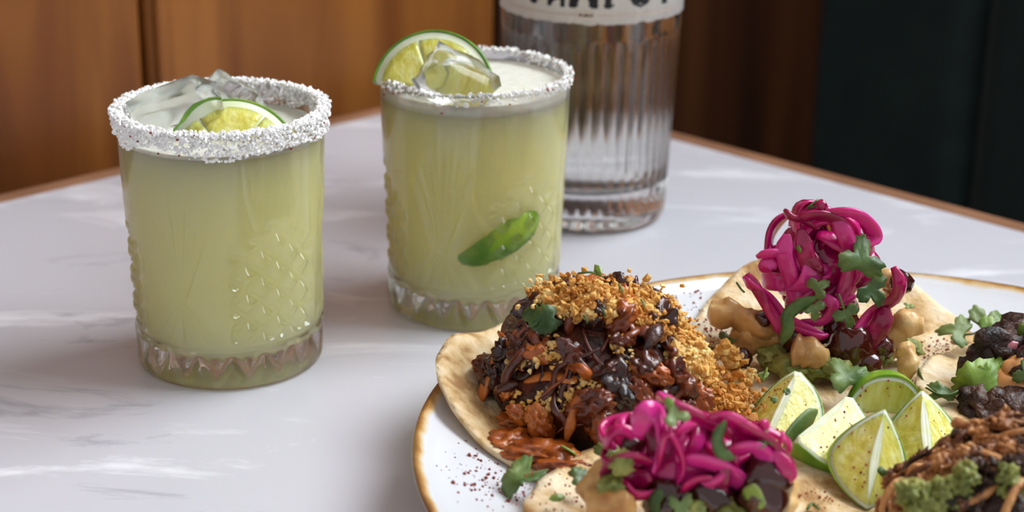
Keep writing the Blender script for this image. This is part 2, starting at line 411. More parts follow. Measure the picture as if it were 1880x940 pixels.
# ------------------------------------------------------------------ tumblers
GH = 0.095
def g_rout(z):
    r = 0.0340 + (0.0368 - 0.0340) * min(1, max(0, (z - 0.004) / (GH - 0.004)))
    if z < 0.004: r -= 0.0022 * (1 - math.sqrt(max(0, 1 - ((0.004 - z) / 0.004) ** 2)))
    return r
def g_rin(z): return g_rout(z) - 0.0019 - 0.0022 * max(0, 1 - z / 0.085)
def vg(d, wd): return max(0.0, 1 - abs(d) / wd)
def cg(d, wd): return 0.5 + 0.5 * math.cos(PI * min(1.0, abs(d) / wd))
def smooth01(a, b, x):
    t = min(1, max(0, (x - a) / (b - a))); return t * t * (3 - 2 * t)
def cut_depth(phi, z):
    """phi measured from the side turned to the camera (to the right positive)"""
    R = 0.0345; dep = 0.0
    for fc in (-20, 100, 220):
        d = (math.degrees(phi) - fc + 180) % 360 - 180
        if abs(d) < 32:
            x = math.radians(d) * R
            if 0.030 < z < 0.082:
                t = (z - 0.030) / 0.05
                for top in (-0.0165, -0.0105, -0.0038, 0.0038, 0.0105, 0.0165):
                    lim = 0.052 - abs(top) * 0.9
                    k = smooth01(0, 0.012, z - 0.030) * (1 - smooth01(lim - 0.016, lim, z - 0.030))
                    dep = max(dep, 0.0016 * k * cg(x - top * t, 0.0026))
            if 0.017 < z <= 0.034:
                t = (0.034 - z) / 0.017
                for top in (-0.014, -0.007, 0, 0.007, 0.014):
                    dep = max(dep, 0.0012 * cg(x - top * t, 0.0022) * smooth01(0.0, 0.003, z - 0.017))
        d2 = (math.degrees(phi) - fc - 60 + 180) % 360 - 180
        if abs(d2) < 31:
            x = math.radians(d2) * R
            zt = 0.066 - 0.012 * (abs(x) / 0.016)
            if 0.017 < z < zt:
                k = (1 - smooth01(zt - 0.006, zt, z)) * smooth01(0, 0.002, z - 0.017) * (1 - smooth01(28, 31, abs(d2)))
                for s in (-1, 1):
                    a = x / 0.0122 + s * (z - 0.017) / 0.0104
                    fr = a - round(a)
                    dep = max(dep, 0.0025 * k * cg(fr, 0.40))
    if 0.0015 < z < 0.0165:
        x = phi * R
        for s in (-1, 1):
            a = x / (2 * PI * R) * 18 + s * (z - 0.002) / 0.030
            fr = a - round(a)
            dep = max(dep, 0.0012 * cg(fr, 0.26) * smooth01(0.0015, 0.004, z) * (1 - smooth01(0.0135, 0.0165, z)))
    if 0.0145 < z < 0.0195:
        dep = max(dep, 0.0010 * vg(z - 0.017, 0.0016))
    return dep
FACE = -PI / 2
def glass_mesh():
    nz = 150
    prof = [(0.0002, 0.0016), (0.026, 0.0014), (0.0305, 0.0)]
    for i in range(nz + 1):
        z = GH * i / nz
        prof.append((g_rout(z), z))
    n_out = len(prof)
    prof += [(g_rout(GH) - 0.0006, GH + 0.0005), (g_rin(GH) + 0.0003, GH + 0.0003)]
    for i in range(19, -1, -1):
        z = 0.0165 + (GH - 0.0165) * i / 20
        prof.append((g_rin(z), z))
    prof += [(g_rin(0.0165) - 0.0012, 0.0138), (g_rin(0.0165) - 0.004, 0.0122), (0.018, 0.0095), (0.0002, 0.0080)]
    def rf(t, r, z, i):
        if i < 3 or i >= n_out: return r
        ph = (t - FACE + PI) % (2 * PI) - PI
        return r - cut_depth(ph, z)
    return lathe((0, 0, 0), prof, 448, rf, caps=False)
GLASS_ME = None
def salt_crust(c, thick, zlo, zhi, n, seed, sparse_front=0.0):
    r_ = random.Random(seed); lst = []
    for _ in range(n):
        t = r_.uniform(0, 2 * PI)
        dens = noise.noise(V(math.cos(t) * 2.5, math.sin(t) * 2.5, seed))
        z = zhi - (zhi - zlo) * (r_.random() ** 1.3) * (0.8 + 0.5 * dens)
        if r_.random() < 0.30:
            r = g_rin(GH) + r_.uniform(-0.3, 1.0) * 0.0019; z = GH + r_.uniform(0, 1) * thick * 0.8
        elif r_.random() < 0.22:
            r = g_rin(z) - r_.uniform(0, 0.4) * thick; z = GH - r_.uniform(0, 0.005)
            if r_.random() < (0.85 if dens < 0.1 else 0.4): continue
        else:
            r = g_rout(z) + r_.uniform(0, 1) * thick * (0.5 + 0.5 * (z - zlo) / (zhi - zlo))
            if r_.random() < sparse_front: continue
        s = r_.uniform(0.0004, 0.0010)
        lst.append(box(Vector(c) + V(r * math.cos(t), r * math.sin(t), z), (s, s * r_.uniform(0.7, 1.2), s), Euler((r_.uniform(0, 3), r_.uniform(0, 3), r_.uniform(0, 3)))))
    return join(lst)
def flakes_on_rim(c, n, seed, parent):
    r_ = random.Random(seed); lst = []
    for _ in range(n):
        t = r_.uniform(0, 2 * PI); z = GH - r_.uniform(-0.001, 0.007); r = g_rout(z) + r_.uniform(0.0008, 0.0018)
        lst.append(box(Vector(c) + V(r * math.cos(t), r * math.sin(t), z), (0.0007, 0.0006, 0.0005), Euler((r_.uniform(0, 3), 0, r_.uniform(0, 3)))))
    mk('chili_specks', join(lst), 'chili', parent, False, 'stuff')
def tumbler(c, label, ztop, foam_h, salt_args, seed):
    global GLASS_ME
    c = Vector(c)
    g = thing('cocktail_tumbler', label, 'glass', c, 'margarita tumblers on the table')
    if GLASS_ME is None:
        b = mk('glass_body', glass_mesh(), 'tumbler_glass', g); 
        # mesh was built at the origin: put it in the thing's frame
        b.data.transform(Matrix.Translation(c)); GLASS_ME = b.data
    else:
        b = bpy.data.objects.new('glass_body', GLASS_ME); COL.objects.link(b); b.parent = g
    e = 0.0004
    prof = [(0.0002, 0.0077), (0.018, 0.0092), (g_rin(0.0165) - 0.004 + e, 0.0119), (g_rin(0.0165) - 0.0012 + e, 0.0135)]
    for i in range(25):
        z = 0.0165 + (ztop - foam_h - 0.0165) * i / 24; prof.append((g_rin(z) + e, z))
    prof.append((0.0002, ztop - foam_h))
    mk('drink', lathe(c, prof, 96, None, False), 'margarita', g)
    z0 = ztop - foam_h
    pf = [(0.0002, z0 + 0.0001), (g_rin(z0) + e, z0 + 0.0001), (g_rin(ztop) + e, ztop + 0.0004), (g_rin(ztop) - 0.0015, ztop), (0.012, ztop - 0.0002), (0.0002, ztop)]
    mk('foam', lathe(c, pf, 96, None, False), 'foam', g)
    mk('salt_rim', salt_crust(c, *salt_args), 'salt', g, False, 'stuff')
    flakes_on_rim(c, 26, seed, g)
    return g
G1 = V(-0.1038, 0.6126, 0); G2 = V(-0.0152, 0.670, 0)
tumbler(G1, 'margarita tumbler with a thick salt crust and a lime wheel floating in it', 0.0875, 0.0012, (0.0019, 0.0872, 0.0962, 5600, 11), 3)
tumbler(G2, 'margarita tumbler beside the bottle with a lime half wheel resting on ice', 0.0905, 0.0040, (0.0009, 0.0905, 0.0958, 1500, 29, 0.5), 8)

# ------------------------------------------------------------------ limes
def slice_part(org, R, r0, r1, a0, a1, th, nseg, rounded=0.0, rad_n=2):
    """sector of a flat ring, local x,y in plane, z thickness"""
    vs, fs = [], []
    full = abs(a1 - a0) > 6.27
    n = nseg
    prof = []
    for k in range(rad_n + 1):
        rr = r0 + (r1 - r0) * k / rad_n
        prof.append((rr, th / 2 - rounded * abs(2 * k / rad_n - 1) ** 3))
    ring = prof + [(r, -z) for r, z in reversed(prof)]
    m = len(ring)
    cnt = n if full else n + 1
    for i in range(cnt):
        t = a0 + (a1 - a0) * i / n
        for r, z in ring: vs.append(org + R @ V(r * math.cos(t), r * math.sin(t), z))
    for i in range(n):
        for k in range(m):
            a = i * m + k; b = i * m + (k + 1) % m; c = ((i + 1) % cnt) * m
            fs.append((a, c + k, c + (k + 1) % m, b))
    if not full:
        fs.append(tuple(range(m))); fs.append(tuple(range(n * m + m - 1, n * m - 1, -1)))
    return vs, fs
def lime_slice(name, label, org, R, rad, th, a0, a1, nsegs, group):
    o = thing(name, label, 'lime', org, group)
    mk('rind', slice_part(org, R, rad * 0.945, rad, a0, a1, th, 64, th * 0.15), 'lime_rind', o)
    mk('pith', slice_part(org, R, rad * 0.02, rad * 0.946, a0, a1, th * 0.9, 64), 'lime_pith', o)
    da = (a1 - a0) / nsegs
    for i in range(nsegs):
        b0, b1 = a0 + da * i + 0.022, a0 + da * (i + 1) - 0.022
        mk('segment', slice_part(org, R, rad * 0.09, rad * 0.865, b0, b1, th * 1.12, 10, th * 0.12, 5), 'lime_flesh', o)
    return o
def frame(normal, xdir):
    n = Vector(normal).normalized(); x = Vector(xdir); x = (x - n * x.dot(n)).normalized(); y = n.cross(x)
    return Matrix((x, y, n)).transposed()
# wheel half sunk in the near glass
R1 = frame((0.10, -0.80, 0.75), (1, 0.05, 0.05))
c1 = P(424, 296, 0.602)
lime_slice('lime_round', 'lime wheel half sunk in the thickly salted glass', c1, R1, 0.0238, 0.0055, PI / 2 - 0.62, PI / 2 - 0.62 + 2 * PI, 5, 'lime garnishes')
R2 = frame((-0.10, -0.90, 0.50), (1, 0.0, -0.32))
c2 = P(796, 168, 0.652)
lime_slice('lime_half_wheel', 'lime half wheel propped on the ice in the glass beside the bottle', c2, R2, 0.0232, 0.007, -0.05, PI + 0.12, 3, 'lime garnishes')

def wedge_layer(org, R, rad, hl, al, k0, k1, nu=18, na=10, pe=(2.3, 0.55)):
    """layer of a lime wedge: axis along local X, opening angle al, pointing to local -Z (rind below)"""
    vs, fs = [], []
    def pt(u, a, k):
        pr = rad * (max(0.0, 1 - abs(u) ** pe[0])) ** pe[1]
        return org + R @ V(u * hl * (0.86 + 0.14 * k), pr * k * math.sin(a), -pr * k * math.cos(a))
    us = [-0.995 + 1.99 * i / nu for i in range(nu + 1)]; as_ = [-al / 2 + al * j / na for j in range(na + 1)]
    # closed section loop: outer arc, then inner arc reversed
    loops = []
    for u in us:
        lp = [pt(u, a, k1) for a in as_]
        for kk in (0.75, 0.5, 0.25):
            lp.append(pt(u, as_[-1], k0 + (k1 - k0) * kk))
        lp += [pt(u, a, max(k0, 0.015)) for a in reversed(as_)]
        for kk in (0.25, 0.5, 0.75):
            lp.append(pt(u, as_[0], k0 + (k1 - k0) * kk))
        loops.append(lp)
    m = len(loops[0])
    for lp in loops: vs += lp
    for i in range(nu):
        for j in range(m):
            a, b = i * m + j, i * m + (j + 1) % m
            fs.append((a, b, b + m, a + m))
    fs.append(tuple(range(m - 1, -1, -1))); e = nu * m; fs.append(tuple(range(e, e + m)))
    return vs, fs
def flat_split(me):
    pass
def lime_wedge(name, label, org, R, rad, hl, al, specks=0, group='lime wedges on the plate', pe=(2.3, 0.55)):
    o = thing(name, label, 'lime wedge', org, group)
    rn = mk('rind', wedge_layer(org, R, rad, hl, al, 0.95, 1.0, pe=pe), 'lime_rind', o)
    mk('pith', wedge_layer(org, R, rad * 0.999, hl * 0.99, al * 0.985, 0.02, 0.952, pe=pe), 'lime_pith', o)
    fl = mk('flesh', wedge_layer(org, R, rad, hl * 0.93, al * 1.012, 0.10, 0.875, pe=pe), 'lime_flesh', o)
    for q in (rn, fl):
        m = q.modifiers.new('edges', 'EDGE_SPLIT'); m.split_angle = math.radians(40)
    if specks:
        lst = []
        for _ in range(specks):
            u = rnd.uniform(-0.7, 0.7); k_ = rnd.uniform(0.15, 0.95); sd = rnd.choice((-1, 1)); a = sd * al / 2 * 1.02
            pr = rad * (1 - abs(u) ** pe[0]) ** pe[1]
            p = org + R @ V(u * hl, pr * k_ * math.sin(a), -pr * k_ * math.cos(a))
            s = rnd.uniform(0.00025, 0.0008)
            lst.append(box(p, (s, s * 0.8, s * 0.6), rrot()))
        mk('chili_specks', join(lst), 'chili', o, False, 'stuff')
    return o
def rotm(xdir, up):
    """wedge frame: local X along the wedge, local Z towards the core edge"""
    z = Vector(up).normalized(); x = Vector(xdir); x = (x - z * x.dot(z)).normalized(); y = z.cross(x)
    return Matrix((x, y, z)).transposed()

# ------------------------------------------------------------------ ice
def ice(label, c, s, rot, group, amp=0.12):
    vs, fs = ico(3); R = rot.to_matrix(); out = []
    sd = rnd.random() * 50
    for v in vs:
        m = max(abs(v.x), abs(v.y), abs(v.z)); q = v / m
        q = q * 0.72 + v * 0.28
        q = q * (1 + amp * noise.noise(v * 2.2 + V(sd, 0, 0)))
        out.append(Vector(c) + R @ V(q.x * s[0], q.y * s[1], q.z * s[2]))
    o = mk('ice_cube', (out, fs), 'ice', None, True, None, c)
    return tag(o, label, 'ice', group)
ice('large clear ice chunk beside the floating lime wheel', P(325, 212, 0.612), (0.0165, 0.0105, 0.0080), Euler((0.35, -0.25, 0.5)), 'ice in the glasses', 0.25)
ice('clear ice chunk behind the floating lime wheel', P(425, 190, 0.630), (0.0110, 0.0085, 0.0085), Euler((0.2, 0.6, 1.0)), 'ice in the glasses', 0.25)
ice('clear ice chunk propping up the lime half wheel', P(838, 152, 0.640), (0.0135, 0.0085, 0.0085), Euler((0.5, 0.5, 0.2)), 'ice in the glasses', 0.25)

# squeezed lime wedge sunk in the drink of the far glass
lime_wedge('sunken_lime_wedge', 'squeezed lime wedge showing green through the drink by the bottle', G2 + V(0.0065, -0.0197, 0.0365), rotm((0.72, 0.30, 0.62), (-0.35, 0.75, 0.30)), 0.0130, 0.0220, 1.6, 0, None)

# ------------------------------------------------------------------ bottle
BC = V(0.0335, 0.785, 0)
bottle = thing('spirit_bottle', 'clear ribbed glass spirit bottle with a torn-edge cream label', 'bottle', BC)
BH = 0.205
def b_r(z):
    if z < 0.006: return 0.0366 - 0.004 * (1 - math.sqrt(max(0, 1 - ((0.006 - z) / 0.006) ** 2)))
    if z < 0.165: return 0.0366 + 0.0036 * min(1, (z - 0.006) / 0.092)
    if z < 0.20:
        t = (z - 0.165) / 0.035; return 0.0402 - (0.0402 - 0.0145) * (t * t * (3 - 2 * t))
    return 0.0145
prof = [(0.0002, 0.004), (0.026, 0.003), (0.031, 0.0)] + [(b_r(z), z) for z in [0.0015, 0.003, 0.0045, 0.006, 0.009, 0.0105, 0.012, 0.0135, 0.016] + [0.016 + 0.07 * i / 20 for i in range(1, 21)] + [0.0875, 0.089, 0.091, 0.095, 0.11, 0.14, 0.165] + [0.165 + 0.035 * i / 10 for i in range(1, 11)] + [0.262]]
nout = len(prof)
prof += [(0.0160, 0.263), (0.0160, 0.275), (0.0100, 0.275), (0.0100, 0.20)]
def bi(z): return b_r(z) - 0.0030
prof += [(max(0.0098, bi(z)), z - 0.002) for z in [0.2 - 0.035 * i / 10 for i in range(0, 11)]] + [(bi(z), z) for z in (0.13, 0.10, 0.07, 0.04, 0.024)] + [(bi(0.02) - 0.003, 0.0185), (0.02, 0.0165), (0.0002, 0.0160)]
def rib(t, r, z, i):
    if i < 3 or i >= nout: return r
    k = smooth01(0.010, 0.0145, z) * (1 - smooth01(0.084, 0.0890, z))
    return r - 0.0009 * k * (1 - abs(math.sin(t * 22)))
mk('glass_body', lathe(BC, prof, 528, rib, False), 'bottle_glass', bottle)
e = 0.0003
sp = [(0.0002, 0.0158), (0.02, 0.0163), (bi(0.02) - 0.003 + e, 0.0183), (bi(0.024) + e, 0.024)] + [(bi(z) + e, z) for z in (0.04, 0.07, 0.10, 0.13, 0.16)] + [(0.0002, 0.160)]
mk('spirit', lathe(BC, sp, 128, None, False), 'spirit', bottle)
mk('stopper', lathe(BC, [(0.0095, 0.25), (0.0099, 0.2755), (0.017, 0.2760), (0.017, 0.298), (0.015, 0.30)], 40), 'cork', bottle)
# label
LR = 0.0403
def lab_edge(t):
    return 0.0965 + 0.0007 * noise.noise(V(math.cos(t) * 9, math.sin(t) * 9, 2)) + 0.0009 * abs(noise.noise(V(math.cos(t) * 24, math.sin(t) * 24, 5)))
lv, lf = [], []
n = 240
for k in range(n):
    t = 2 * PI * k / n; z0 = lab_edge(t)
    for z, r in ((z0, LR), (0.125, LR), (0.163, LR), (0.163, LR + 0.0003), (0.125, LR + 0.0003), (z0, LR + 0.0003)):
        lv.append(BC + V(r * math.cos(t), r * math.sin(t), z))
for k in range(n):
    for j in range(6):
        a, b = k * 6 + j, k * 6 + (j + 1) % 6; c = ((k + 1) % n) * 6
        lf.append((a, c + j, c + (j + 1) % 6, b))
lab = mk('label', (lv, lf), 'paper', bottle)
def on_label(x, z, rr): # x metres of arc to the right of the camera-facing side
    t = -PI / 2 + 0.04 + x / LR
    return BC + V(rr * math.cos(t), rr * math.sin(t), z)
def letters(txt, x, z, h, m, bold=0.0, sx=1.0, name='letter'):
    cu = bpy.data.curves.new('t', 'FONT'); cu.body = txt; cu.size = h / 0.72; cu.align_x = 'CENTER'; cu.offset = bold; cu.resolution_u = 3
    to = bpy.data.objects.new('t', cu); COL.objects.link(to)
    me = bpy.data.meshes.new_from_object(to.evaluated_get(bpy.context.evaluated_depsgraph_get()))
    vs = [on_label(x + v.co.x * sx, z + v.co.y, LR + 0.00045) for v in me.vertices]; fs = [tuple(p.vertices) for p in me.polygons]
    bpy.data.objects.remove(to); bpy.data.curves.remove(cu); bpy.data.meshes.remove(me)
    mk(name, (vs, fs), m, lab, False)
def strip(x0, x1, z0, z1, m, name, rr=0.0004):
    k = max(2, int((x1 - x0) / 0.0015)); vs, fs = [], []
    for i in range(k + 1):
        x = x0 + (x1 - x0) * i / k
        vs += [on_label(x, z0, LR + rr), on_label(x, z1, LR + rr)]
    for i in range(k): fs.append((2 * i, 2 * i + 2, 2 * i + 3, 2 * i + 1))
    mk(name, (vs, fs), m, lab, False)
for ch, d in (('T', -66), ('I', -40), ('E', -25), ('M', -7.5), ('P', 10.5), ('O', 28)):
    xx = math.radians(d - 2) * LR
    letters(ch, xx, 0.1045, 0.020, 'ink', 0.0009, 0.62)
    if ch in 'TIP': strip(xx - 0.0022 - (0.002 if ch == 'P' else 0), xx + 0.0022 - (0.002 if ch == 'P' else 0), 0.1044, 0.1054, 'ink', 'serif', 0.00046)
    if ch == 'M':
        for s in (-1, 1): strip(xx + s * 0.0042 - 0.002, xx + s * 0.0042 + 0.002, 0.1044, 0.1054, 'ink', 'serif', 0.00046)
strip(-0.048, -0.0095, 0.1004, 0.1008, 'tan_ink', 'printed_line')
strip(-0.0015, 0.040, 0.1004, 0.1008, 'tan_ink', 'printed_line')
strip(-0.0090, -0.0020, 0.0990, 0.1022, 'pale_ink', 'printed_pill')
letters('PURO', -0.0055, 0.1000, 0.0013, 'ink', 0.0001, 1.3, 'small_lettering')
strip(0.0300, 0.0335, 0.1035, 0.113, 'ink', 'printed_emblem')
strip(0.0310, 0.0325, 0.1060, 0.1095, 'tan_ink', 'emblem_mark', 0.0005)

# ------------------------------------------------------------------ plate
PC = V(0.1250, 0.500, 0); PR = 0.155
def plate_z(r):
    if r < 0.100: return 0.0075
    return 0.0075 + 0.0140 * min(1, (r - 0.100) / 0.0545) ** 1.5
pp = [(0.0002, 0.0035), (0.085, 0.0035), (0.088, 0.0), (0.094, 0.0), (0.098, 0.0035), (0.13, 0.009), (0.1505, 0.0175), (0.1545, 0.0200), (0.1550, 0.0212), (0.1545, 0.0222), (0.1530, 0.0224)]
pp += [(r, plate_z(r)) for r in (0.150, 0.146, 0.142, 0.138, 0.134, 0.130, 0.125, 0.12, 0.115, 0.11, 0.105, 0.10, 0.09, 0.0002)]
pl = mk('dinner_plate', lathe(PC, pp, 160, None, False), 'plate', None, True, None, PC)
tag(pl, 'white speckled stoneware plate with a brown rim under the tacos', 'plate')
lst = []
for _ in range(420):
    if rnd.random() < 0.6: p = at(rnd.gauss(905, 45), rnd.gauss(890, 32), 0.012)
    else: p = at(rnd.gauss(1225, 60), rnd.gauss(565, 22), 0.012)
    r = math.hypot(p.x - PC.x, p.y - PC.y)
    if r > 0.148: continue
    s = abs(rnd.gauss(0, 0.0003)) + 0.00015
    lst.append(box((p.x, p.y, plate_z(r) + s * 0.3), (s, s, s), rrot()))
st = mk('chili_dust', join(lst), 'chili', None, False, 'stuff', PC)
st['label'] = 'red chili dust sprinkled on the white plate'; st['category'] = 'spice'

# ------------------------------------------------------------------ tortillas
def base_z(x, y): return plate_z(math.hypot(x - PC.x, y - PC.y))
def tortilla(parent, c, rad, lift, seed, curl=None, ell=1.0, extra=None):
    """warm flat bread lying over plate and rim; lift(x, y) raises it"""
    n, m = 96, 22; th = 0.0022
    top, bot, fs = [], [], []
    def zz(x, y, s):
        r = math.hypot(x - PC.x, y - PC.y)
        zb = plate_z(min(r, 0.155))
        if r > 0.153: zb += 0.0008
        return zb + 0.0004 + lift(x, y) + 0.0007 * noise.noise(V(x * 90, y * 90, seed)) + 0.0010 * (s ** 6) * noise.noise(V(x * 50, y * 50, seed + 5))
    vs = [V(c[0], c[1], zz(c[0], c[1], 0) + th)]
    for i in range(1, m + 1):
        s = i / m
        for k in range(n):
            t = 2 * PI * k / n
            rr = rad * (1 + 0.035 * noise.noise(V(math.cos(t) * 1.5, math.sin(t) * 1.5, seed)) + 0.018 * noise.noise(V(math.cos(t) * 6, math.sin(t) * 6, seed)))
            x, y = c[0] + rr * s * math.cos(t) * ell, c[1] + rr * s * math.sin(t)
            vs.append(V(x, y, zz(x, y, s) + th * (1 if s < 0.97 else 0.72)))
    fs = [(0, 1 + k, 1 + (k + 1) % n) for k in range(n)]
    for i in range(m - 1):
        for k in range(n):
            a, b = 1 + i * n + k, 1 + i * n + (k + 1) % n
            fs.append((a, a + n, b + n, b))
    N0 = len(vs)
    rim = 1 + (m - 1) * n
    for k in range(n):
        v = vs[rim + k]; vs.append(V(v.x, v.y, v.z - th * 0.72))
    for k in range(n):
        a, b = rim + k, rim + (k + 1) % n
        fs.append((a, N0 + k, N0 + (k + 1) % n, b))
    # underside
    N1 = len(vs)
    for k in range(n):
        t = vs[1 + (m // 2 - 1) * n + k]; vs.append(V(t.x, t.y, t.z - th))
    vs.append(V(c[0], c[1], vs[0].z - th))
    for k in range(n):
        fs.append((N0 + k, N1 + k, N1 + (k + 1) % n, N0 + (k + 1) % n)); fs.append((N1 + k, len(vs) - 1, N1 + (k + 1) % n))
    return mk('tortilla', (vs, fs), 'tortilla', parent)

# ------------------------------------------------------------------ herbs
def leaf_vf(c, R, size, seed, lobes=3, deep=0.35, bend=0.3):
    r_ = random.Random(seed); n = 42; out = []
    for k in range(n):
        t = -PI * 0.80 + 2 * PI * 0.80 * k / (n - 1)
        l = 0.62 + 0.38 * abs(math.cos(t * lobes / 1.6)) ** 0.7 - deep * (1 - abs(math.cos(t * lobes / 1.6)))
        l *= 1 - 0.10 * (k % 3 == 1) + r_.uniform(-0.05, 0.05)
        out.append((l * math.cos(t), l * math.sin(t) * 0.85))
    pts = [(-0.25, 0)] + out
    def pos(x, y, dz):
        z = bend * (y * y) * 0.8 - bend * 0.6 * x * x + 0.10 * math.sin(5 * x + seed) + dz / size
        return Vector(c) + R @ (V(x, y, z) * size)
    vs, fs = [], []
    for dz in (0.00022, -0.00022):
        vs.append(pos(0.1, 0, dz - 0.0002))
        for s in (0.5, 1.0):
            for x, y in pts: vs.append(pos(0.1 + (x - 0.1) * s, y * s, dz))
    m = len(pts); h = 1 + 2 * m
    for side in (0, 1):
        o = side * h
        for k in range(m):
            k2 = (k + 1) % m
            a = (o, o + 1 + k, o + 1 + k2); b = (o + 1 + k, o + 1 + m + k, o + 1 + m + k2, o + 1 + k2)
            fs += [a, b] if side == 0 else [a[::-1], b[::-1]]
    for k in range(m):
        k2 = (k + 1) % m; fs.append((1 + m + k, h + 1 + m + k, h + 1 + m + k2, 1 + m + k2))
    return vs, fs
def leaf(parent, c, size, normal, xdir, m='herb', lobes=3, deep=0.35, bend=0.3, name='herb_leaf'):
    return mk(name, leaf_vf(c, frame(normal, xdir), size, rnd.randrange(9999), lobes, deep, bend), m, parent)
def blade(parent, pts, wd, m='herb', nref=(0, -1, 0.4), name='herb_strip', th=0.0004):
    return mk(name, sweep(catmull(pts, 16), tap(wd, 0.25), lambda s: th, nref, 6), m, parent)
def bit(parent, c, s, m='herb_light', name='herb_bit'):
    return mk(name, lump(c, (s, s * 0.6, s * 0.35), 0.4, 1.5, 1, rot=rrot()), m, parent, False)

# ------------------------------------------------------------------ strands
def onion(parent, pts, wd=0.0026, th=0.0011, nref=(0, 0.3, 1), m='onion', n=26, twist=0.0):
    return mk('onion_strand', sweep(catmull(pts, n), tap(wd, 0.45), tap(th, 0.6), nref, 10, twist, 2.6), m, parent)
def onion_arc(parent, c, R, rad, a0, a1, wd, th, sq=1.0, m='onion', lift=0.0):
    n = 22; pts = []
    for i in range(n):
        t = a0 + (a1 - a0) * i / (n - 1)
        r = rad * (1 + 0.10 * math.sin(3 * t + rad * 900))
        pts.append(Vector(c) + R @ V(r * math.cos(t), r * sq * math.sin(t), lift * math.sin(2 * t)))
    return mk('onion_strand', sweep(pts, tap(wd, 0.45), tap(th, 0.6), R @ V(0, 0, 1), 10, rnd.uniform(-0.7, 0.7), 2.6), m, parent)
def onion_pile(parent, c, ext, n, rmin, rmax, seed, wd=(0.0018, 0.0032)):
    r_ = random.Random(seed)
    for i in range(n):
        u = Vector((r_.gauss(0, 0.45), r_.gauss(0, 0.45), r_.gauss(0, 0.45)))
        if u.length > 0.9: u *= 0.9 / u.length
        p = Vector(c) + V(u.x * ext[0], u.y * ext[1], u.z * ext[2])
        # ring planes lean so that loops read from all sides
        nrm = V(r_.gauss(0, 0.8), r_.gauss(-0.7, 0.6), r_.gauss(0.25, 0.6))
        R = frame(nrm if nrm.length > 0.1 else V(0, -1, 0), V(1, r_.uniform(-1, 1), r_.uniform(-1, 1)))
        a0 = r_.uniform(0, 6.28)
        onion_arc(parent, p, R, r_.uniform(rmin, rmax), a0, a0 + r_.uniform(2.0, 4.6), r_.uniform(*wd), r_.uniform(0.0007, 0.0012), r_.uniform(0.55, 1.0), lift=r_.uniform(-0.003, 0.003))
def shred(parent, p, d, ln, rad, m, name='meat_shred', up=V(0, 0, 1)):
    d = Vector(d).normalized(); side = d.cross(up)
    if side.length < 1e-3: side = d.orthogonal()
    side.normalize(); s1, s2, s3 = rnd.uniform(-1, 1), rnd.uniform(-1, 1), rnd.uniform(-1, 1)
    pts = [p + d * (-ln / 2) + up * (-rad), p + d * (-ln / 6) + side * (s1 * ln * 0.15) + up * (rad * (0.5 + s2)), p + d * (ln / 6) + side * (s2 * ln * 0.18) + up * (rad * (0.5 + s3)), p + d * (ln / 2) + side * (s3 * ln * 0.2) - up * (rad * 1.2)]
    q = catmull(pts, 12); f0 = rnd.random() * 20
    wf = lambda s: rad * (0.35 + 0.65 * min(1, 5 * s, 5 * (1 - s))) * (1 + 0.45 * noise.noise(V(s * 5, f0, 0)))
    tf = lambda s: rad * 0.7 * (0.3 + 0.7 * min(1, 5 * s, 5 * (1 - s))) * (1 + 0.45 * noise.noise(V(s * 6, f0, 7)))
    return mk(name, sweep(q, wf, tf, side, 8, rnd.uniform(-1, 1)), m, parent)
class Mound:
    def __init__(s, c, rx, ry, h, z0, seed, pw=0.7): s.c = c; s.rx = rx; s.ry = ry; s.h = h; s.z0 = z0; s.seed = seed; s.pw = pw
    def z(s, x, y):
        q = ((x - s.c[0]) / s.rx) ** 2 + ((y - s.c[1]) / s.ry) ** 2
        if q >= 1: return s.z0
        return s.z0 + s.h * (1 - q) ** s.pw * (1 + 0.16 * noise.noise(V(x * 70, y * 70, s.seed)))
    def p(s, x, y): return V(x, y, s.z(x, y))
    def n(s, x, y):
        e = 0.001
        return V(s.z(x - e, y) - s.z(x + e, y), s.z(x, y - e) - s.z(x, y + e), 2 * e).normalized()
    def rand(s, lo=0, hi=0.95):
        while True:
            a, b = rnd.uniform(-1, 1), rnd.uniform(-1, 1); q = math.hypot(a, b)
            if lo <= q <= hi: return s.c[0] + a * s.rx, s.c[1] + b * s.ry
    def mesh(s, n=64, m=22, shrink=0.9):
        vs = [V(s.c[0], s.c[1], s.z0 + (s.z(*s.c) - s.z0) * shrink)]; fs = []
        for i in range(1, m + 1):
            for k in range(n):
                t = 2 * PI * k / n; q = i / m
                x, y = s.c[0] + s.rx * shrink * q * math.cos(t), s.c[1] + s.ry * shrink * q * math.sin(t)
                zz = s.z0 + (s.z(x, y) - s.z0) * shrink if i < m else s.z0
                vs.append(V(x, y, zz))
        fs = [(0, 1 + k, 1 + (k + 1) % n) for k in range(n)]
        for i in range(m - 1):
            for k in range(n):
                a, b = 1 + i * n + k, 1 + i * n + (k + 1) % n; fs.append((a, a + n, b + n, b))
        e = 1 + (m - 1) * n; fs.append(tuple(e + k for k in range(n - 1, -1, -1)))
        return vs, fs
def grain(p, s):
    vs, fs = ico(1); R = rrot().to_matrix(); sc = [s * rnd.uniform(0.5, 1.35) for _ in range(3)]
    return [p + R @ (V(v.x * sc[0], v.y * sc[1], v.z * sc[2]) * rnd.uniform(0.55, 1.35)) for v in vs], fs
def clump(parent, c, s, m='crumb', nm='crumb_clump'):
    lst = [lump(c, (s * 0.75, s * 0.75, s * 0.6), 0.5, 2.0, 2)]
    for _ in range(24):
        d = Vector((rnd.gauss(0, 1), rnd.gauss(0, 1), rnd.gauss(0, 1))).normalized()
        lst.append(grain(Vector(c) + d * s * rnd.uniform(0.55, 0.95), s * rnd.uniform(0.18, 0.42)))
    return mk(nm, join(lst), m, parent, False)
